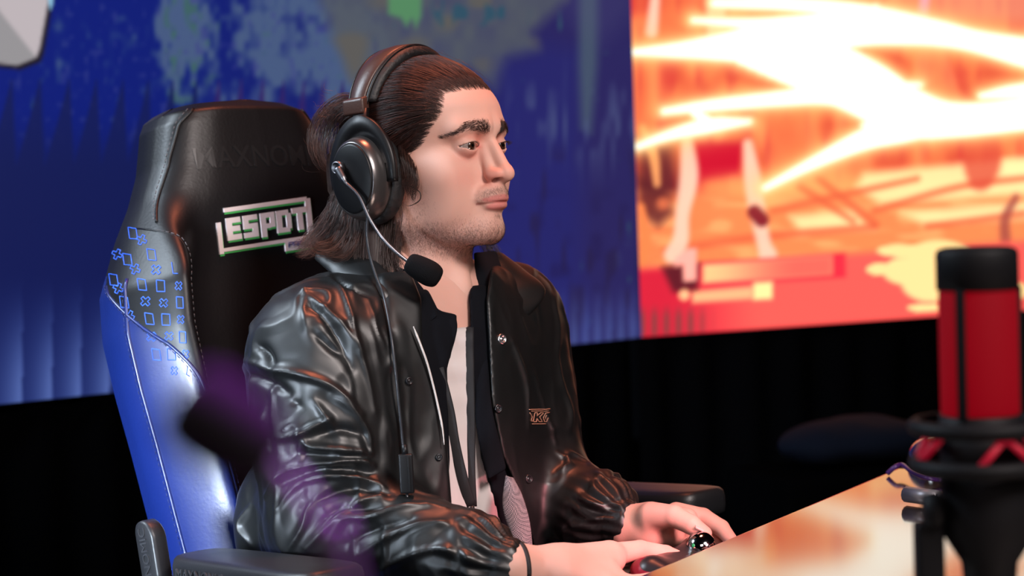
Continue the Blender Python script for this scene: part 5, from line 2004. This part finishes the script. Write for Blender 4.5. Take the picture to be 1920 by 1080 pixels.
arm2 = armrest(P(1332, 944, 2.52), P(1055, 930, 2.72), False)
# recline hinge cover with lever
lv = P(290, 1052, 2.24)
mb = MB()
lat = Vector(-cL)
rt = cF.copy()
V, F = [], []
n = 48
for (h, s) in ((-.010, .92), (-.008, 1.0), (.005, 1.0), (.009, .95), (.010, .80), (.010, .2)):
    for j in range(n):
        a = 2 * math.pi * j / n
        x = .0175 * math.cos(a) * s * (1.0)
        z = .019 * math.sin(a) * s + math.copysign(.028, math.sin(a)) * (s if s < .5 else 1)
        V.append(list(lv + (rt * .95 + Vector((0, 0, -.05))) * x + (cV * .9 + Vector((0, 0, .1))) * z + lat * h))
for i in range(5):
    for j in range(n):
        F.append((i * n + j, i * n + (j + 1) % n, (i + 1) * n + (j + 1) % n, (i + 1) * n + j))
F.append(tuple(range(n - 1, -1, -1))); F.append(tuple(5 * n + j for j in range(n)))
hinge = recalc(mesh_obj('hinge_cover', V, F, M_hard, chair, True, 'black plastic hinge cover'))
text_mesh('MAXNOMIC', .0165, .0008, M_embossg, 'embossed_word', hinge, lv + lat * .0105 - cV * .006, cV, -rt)
# seat
M_seat = M_cblack
sc = base_c + cF * .24
sc = Vector((sc.x, sc.y, .47))
mb = MB(); boxm(mb, sc, (cF, cL, (0, 0, 1)), (.25, .19, .055), .03); mb.build('seat', M_seat, chair)
for s_ in (-1, 1):
    mb = MB(); boxm(mb, sc + cL * (s_ * .225) + Vector((0, 0, .02)), (cF, cL, (0, 0, 1)), (.23, .045, .07), .03); mb.build('seat_bolster', M_cblue, chair)
    mb = MB(); boxm(mb, sc + cL * (s_ * .262) - cF * .25 + Vector((0, 0, -.02)), (cF, cL, (0, 0, 1)), (.05, .012, .12), .008); mb.build('hinge_bracket', M_hard, chair)
mb = MB(); lathe(mb, [(.03, 0), (.03, .22), (.05, .22), (.05, .30)], (sc.x, sc.y, .10), (0, 0, 1), 24); mb.build('gas_column', M_hard, chair)
for k in range(5):
    a = k * 2 * math.pi / 5 + .3
    mb = MB()
    e = Vector((sc.x + .32 * math.cos(a), sc.y + .32 * math.sin(a), .085))
    tube(mb, [(sc.x, sc.y, .12), list((Vector((sc.x, sc.y, .12)) + e) / 2 + Vector((0, 0, .01))), list(e)], [.032, .026, .018], 12)
    mb.build('base_leg', M_hard, chair)
    mb = MB(); lathe(mb, [(.02, -.022), (.03, -.02), (.03, .02), (.02, .022)], (e.x, e.y, .030), (-math.sin(a), math.cos(a), 0), 20); mb.build('caster', M_hard, chair)
# ------------------------------------------------------------------ desk and things on it
M_desk = mat('glossy_copper_desk', (0.40, 0.34, 0.30, 1), 0.08, metal=1.0)
DZ = .75
e0 = on_z(1280, 1046, DZ); e1 = on_z(1684, 878, DZ)
ed = (e1 - e0).normalized()
en = Vector((ed.y, -ed.x, 0))
if en.x < 0: en = -en
p_far = e1
p_near = e0 - ed * ((e0.y - .35) / ed.y)
q_far = p_far + en * 1.5
q_near = p_near + en * 1.5
desk = empty('desk', ((p_near.x + q_far.x) / 2, (p_near.y + q_far.y) / 2, 0), 'glossy copper-brown gaming desk at lower right, mirroring the orange screen', 'desk')
mb = MB()
c = (p_near + q_far) / 2
boxm(mb, (c.x, c.y, DZ - .018), (ed, en, (0, 0, 1)), ((p_far - p_near).length / 2, .75, .018), .003)
mb.build('desktop', M_desk, desk, False)
for a, b in ((.08, .1), (.92, .1), (.08, .9), (.92, .9)):
    l = p_near + (p_far - p_near) * a + en * 1.5 * b
    mb = MB(); boxm(mb, (l.x, l.y, (DZ - .036) / 2), (ed, en, (0, 0, 1)), (.03, .03, (DZ - .036) / 2), .003)
    mb.build('leg', M_black, desk, False)

# game controller held in both hands
M_pad2 = mat('controller_black', (.010, .010, .012, 1), .35)
M_red = mat('controller_red', (.16, .004, .02, 1), .35)
M_chr = mat('polished_chrome', (.62, .62, .64, 1), .08, metal=1)
M_grn = mat('green_jewel', (.02, .30, .10, 1), .2)
ctl = empty('game_controller', P(1262, 1062, 2.235), 'dark game controller with polished chrome dome held in the person\'s hands at the desk edge', 'controller')
ga, gb = W(1222, 1080, 2.19), W(1308, 1040, 2.305)
ax_ = (gb - ga); GL = np.linalg.norm(ax_); ax_ /= GL
def pad(p):
    d = s_cap(p, ga, gb, .019)
    d = smin(d, s_cap(p, ga, ga - TFv * .045 - UPv * .03, .019, .014), .015)
    d = smin(d, s_cap(p, gb, gb - TFv * .045 - UPv * .03, .019, .014), .015)
    d = smin(d, s_cap(p, ga + TFv * .02, gb + TFv * .02, .014), .01)
    return d
GV, GF = surface_nets(pad, np.minimum(ga, gb) - .09, np.maximum(ga, gb) + .09, .0022)
fast_mesh('shell', GV, GF, M_pad2, ctl)
mb = MB()
lathe(mb, [(.0001, .0), (.0150, .0), (.0165, .004), (.0160, .010), (.0125, .0150), (.0070, .0178), (.0001, .0186)], W(1315, 1027, 2.268), (-.15, -.65, .75), 32)
mb.build('chrome_dome', M_chr, ctl, label='polished chrome dome')
mb = MB()
lathe(mb, [(.0001, .0), (.0026, .0), (.0030, .0015), (.0024, .003), (.0001, .0036)], W(1302, 1024, 2.255), (-.3, -.85, .45), 16)
mb.build('green_jewel', M_grn, ctl, label='small green button')
mb = MB()
lathe(mb, [(.0001, 0), (.016, 0), (.0165, .004), (.012, .008), (.0001, .009)], W(1210, 1070, 2.182), (-.2, -.6, .77), 24)
mb.build('red_button', M_red, ctl, label='dark red button')

# red condenser microphone on the desk, close to the lens
M_mic = mat('microphone_black', (.003, .003, .004, 1), .6, spec=.14)
M_grille = mat('red_lit_grille', (.06, .001, .003, 1), .7, spec=.08, emit=((.62, .0, .012, 1), .30))
M_elastic = mat('red_glow_elastic_cord', (.25, .003, .015, 1), .6, emit=((.6, .0, .03, 1), .28))  # cords are no lamps; a faint red glow is added to them
MD = 1.42
mt = P(1826, 478, MD); mbm = P(1838, 1010, MD)
up = Vector((0, 0, 1))
mx_, my_ = mt.x + .002, mt.y
mic = empty('condenser_microphone', (mx_, my_, DZ), 'large black microphone with glowing red grille in a shock mount, at right edge', 'microphone')
def zz(y): return P(1830, y, MD).z
R0 = .0292
mb = MB()
lathe(mb, [(.0001, zz(462) - zz(780)), (R0 * .80, zz(463) - zz(780)), (R0 * .95, zz(467) - zz(780)), (R0, zz(476) - zz(780)), (R0, zz(542) - zz(780)), (R0 * .97, zz(543) - zz(780))], (mx_, my_, zz(780)), (0, 0, 1), 48)
mb.build('top_cap', M_mic, mic)
mb = MB()
H = zz(543) - zz(778)
lathe(mb, [(R0 * .93, 0), (R0 * .95, .002), (R0 * .95, H - .002), (R0 * .93, H)], (mx_, my_, zz(778)), (0, 0, 1), 64)
mb.build('grille', M_grille, mic, label='glowing red mesh grille')
for k in range(3):
    a = math.radians(-128 + 120 * k)
    mb = MB(); boxm(mb, (mx_ + R0 * .97 * math.cos(a), my_ + R0 * .97 * math.sin(a), (zz(543) + zz(778)) / 2), ((math.cos(a), math.sin(a), 0), (-math.sin(a), math.cos(a), 0), (0, 0, 1)), (.0022, .0032, H / 2 + .002), .0006)
    mb.build('grille_rib', M_mic, mic)
mb = MB()
lathe(mb, [(R0 * .9, zz(778) - zz(930)), (R0 * 1.0, zz(780) - zz(930)), (R0, .01), (R0 * .92, 0), (.0001, -.002)], (mx_, my_, zz(930)), (0, 0, 1), 48)
mb.build('body', M_mic, mic)
for (y, r) in ((800, .046), (872, .046)):
    mb = MB(); tube(mb, [(mx_ + r * math.cos(t), my_ + r * math.sin(t), zz(y)) for t in np.linspace(0, 2 * math.pi, 49)], .0058, 10, caps=False)
    mb.build('shock_ring', M_mic, mic)
for a0, a1 in ((-81, -106), (-81, -48), (-141, -178), (-20, 6), (40, 15), (40, 70), (130, 100), (130, 160)):
    a0, a1 = math.radians(a0), math.radians(a1)
    mb = MB(); tube(mb, [(mx_ + .044 * math.cos(a0), my_ + .044 * math.sin(a0), zz(810)), (mx_ + .046 * math.cos(a1), my_ + .046 * math.sin(a1), zz(868))], .0030, 8)
    mb.build('elastic_cord', M_elastic, mic, label='red elastic cord')
mb = MB()
lathe(mb, [(.030, zz(875) - DZ), (.034, zz(900) - DZ), (.034, zz(1000) - DZ), (.020, zz(1060) - DZ), (.013, .04), (.018, .016), (.052, .010), (.055, .002), (.055, .0005)], (mx_ + .004, my_, DZ), (0, 0, 1), 48)
mb.build('stand', M_mic, mic)
mb = MB()
boxm(mb, (mx_ - .040, my_ - .004, zz(1035)), ((1, 0, 0), (0, 1, 0), (0, 0, 1)), (.010, .010, .022), .004)
lathe(mb, [(.0001, 0), (.012, 0), (.014, .004), (.012, .012), (.0001, .013)], (mx_ - .032, my_ - .01, zz(955)), (-1, 0, 0), 20)
mb.build('mount_clamp', M_mic, mic)

# second, strongly defocused microphone near the lens, lower left
M_foam2 = mat('dark_foam', (.006, .005, .006, 1), .95, spec=.1)
M_stick = mat('gooseneck_metal', (.05, .03, .06, 1), .5)
GD = .50
gm = empty('gooseneck_microphone', (P(660, 1080, GD).x + .02, P(660, 1080, GD).y, DZ), 'blurred dark foam-tipped gooseneck microphone in purple light, front left', 'microphone')
a = P(330, 738, GD); b = P(520, 868, GD)
ax = b - a; LL = ax.length
mb = MB()
lathe(mb, catmull([(.0001, 0), (.0075, .001), (.0110, .004), (.0124, LL * .3), (.0116, LL * .7), (.0080, LL * .93), (.004, LL)], 5), a, ax, 32)
mb.build('foam_windscreen', M_foam2, gm)
mb = MB()
g = gm.location
pts = catmull([list(P(505, 858, GD)), list(P(560, 930, GD)), list(P(610, 1010, GD)), list(P(650, 1090, GD)), [g.x - .005, g.y, DZ + .14], [g.x, g.y, DZ + .02]], 8)
tube(mb, pts, .0030, 12)
mb.build('gooseneck', M_stick, gm)
mb = MB(); lathe(mb, [(.045, .0005), (.045, .012), (.03, .02), (.008, .024), (.0001, .024)], (g.x, g.y, DZ), (0, 0, 1), 32); mb.build('base', M_stick, gm)

# cable, mouse and plug at the far corner of the desk
M_pur = mat('purple_lit_cable', (.05, .012, .11, 1), .35)  # purple light on the cable is put into its base colour
def onD(x, y, up_=.0):
    q = on_z(x, y, DZ + up_); return [q.x, q.y, q.z]
cbl = MB()
tube(cbl, catmull([onD(1664, 888, .003), onD(1678, 876, .012), onD(1692, 872, .014), onD(1712, 886, .012), onD(1738, 896, .010), onD(1766, 900, .006), onD(1800, 905, .004), onD(1850, 900, .004)], 6), .0032, 8)
o = cbl.build('cable', M_pur)
tag(o, 'dark purple-lit cable looping at the far corner of the desk', 'cable')
M_mouse = mat('glossy_black', (.02, .012, .012, 1), .12, coat=1)
mc = on_z(1752, 872, DZ)
def mouse(p):
    q = p - np.array([mc.x, mc.y, DZ])
    d = s_ell(q, (0, 0, .006), (.036, .058, .034))
    return np.maximum(d, -(q[:, 2] - .001))
MV, MF = surface_nets(mouse, np.array([mc.x - .06, mc.y - .08, DZ - .01]), np.array([mc.x + .06, mc.y + .08, DZ + .06]), .003)
tag(fast_mesh('computer_mouse', MV, MF, M_mouse), 'glossy dark computer mouse at the far corner of the desk, behind the big microphone', 'mouse')
M_plug = mat('brushed_plug', (.30, .29, .32, 1), .4, metal=.6)
mb = MB()
k0 = on_z(1700, 945, DZ); 
tube(mb, [[k0.x, k0.y, DZ + .012], [k0.x + .03, k0.y - .04, DZ + .012]], .010, 12)
tube(mb, [[k0.x + .03, k0.y - .04, DZ + .012], [k0.x + .045, k0.y - .062, DZ + .012]], .006, 12)
tag(mb.build('cable_plug', M_plug), 'small grey cable plug lying on the desk beside the red-lit microphone', 'plug')

# dim equipment beyond the desk
M_dim = mat('dim_blue_fabric', (.003, .005, .012, 1), .9, spec=.1)
bc = P(1605, 828, 4.5)
mb = MB()
boxm(mb, (bc.x, bc.y, (bc.z - .05) / 2), ((.93, .36, 0), (-.36, .93, 0), (0, 0, 1)), (.26, .14, (bc.z - .05) / 2), .02)
tag(mb.build('flight_case', M_black), 'black equipment case standing in the dark beyond the desk', 'case')
def bag(p):
    q = (p - np.array([bc.x, bc.y, bc.z])) @ np.array([[.93, -.36, 0], [.36, .93, 0], [0, 0, 1.]])
    d = s_ell(q, (0, 0, 0), (.19, .11, .056)) + .006 * noise(p, 14, 2)
    return smax(d, -(q[:, 2] + .047), .006)
b0 = np.array([bc.x, bc.y, bc.z])
DV, DF = surface_nets(bag, b0 - .26, b0 + .26, .008)
tag(fast_mesh('equipment_bag', DV, DF, M_dim), 'dim dark blue soft bag lying on the black case in the dark background', 'bag')
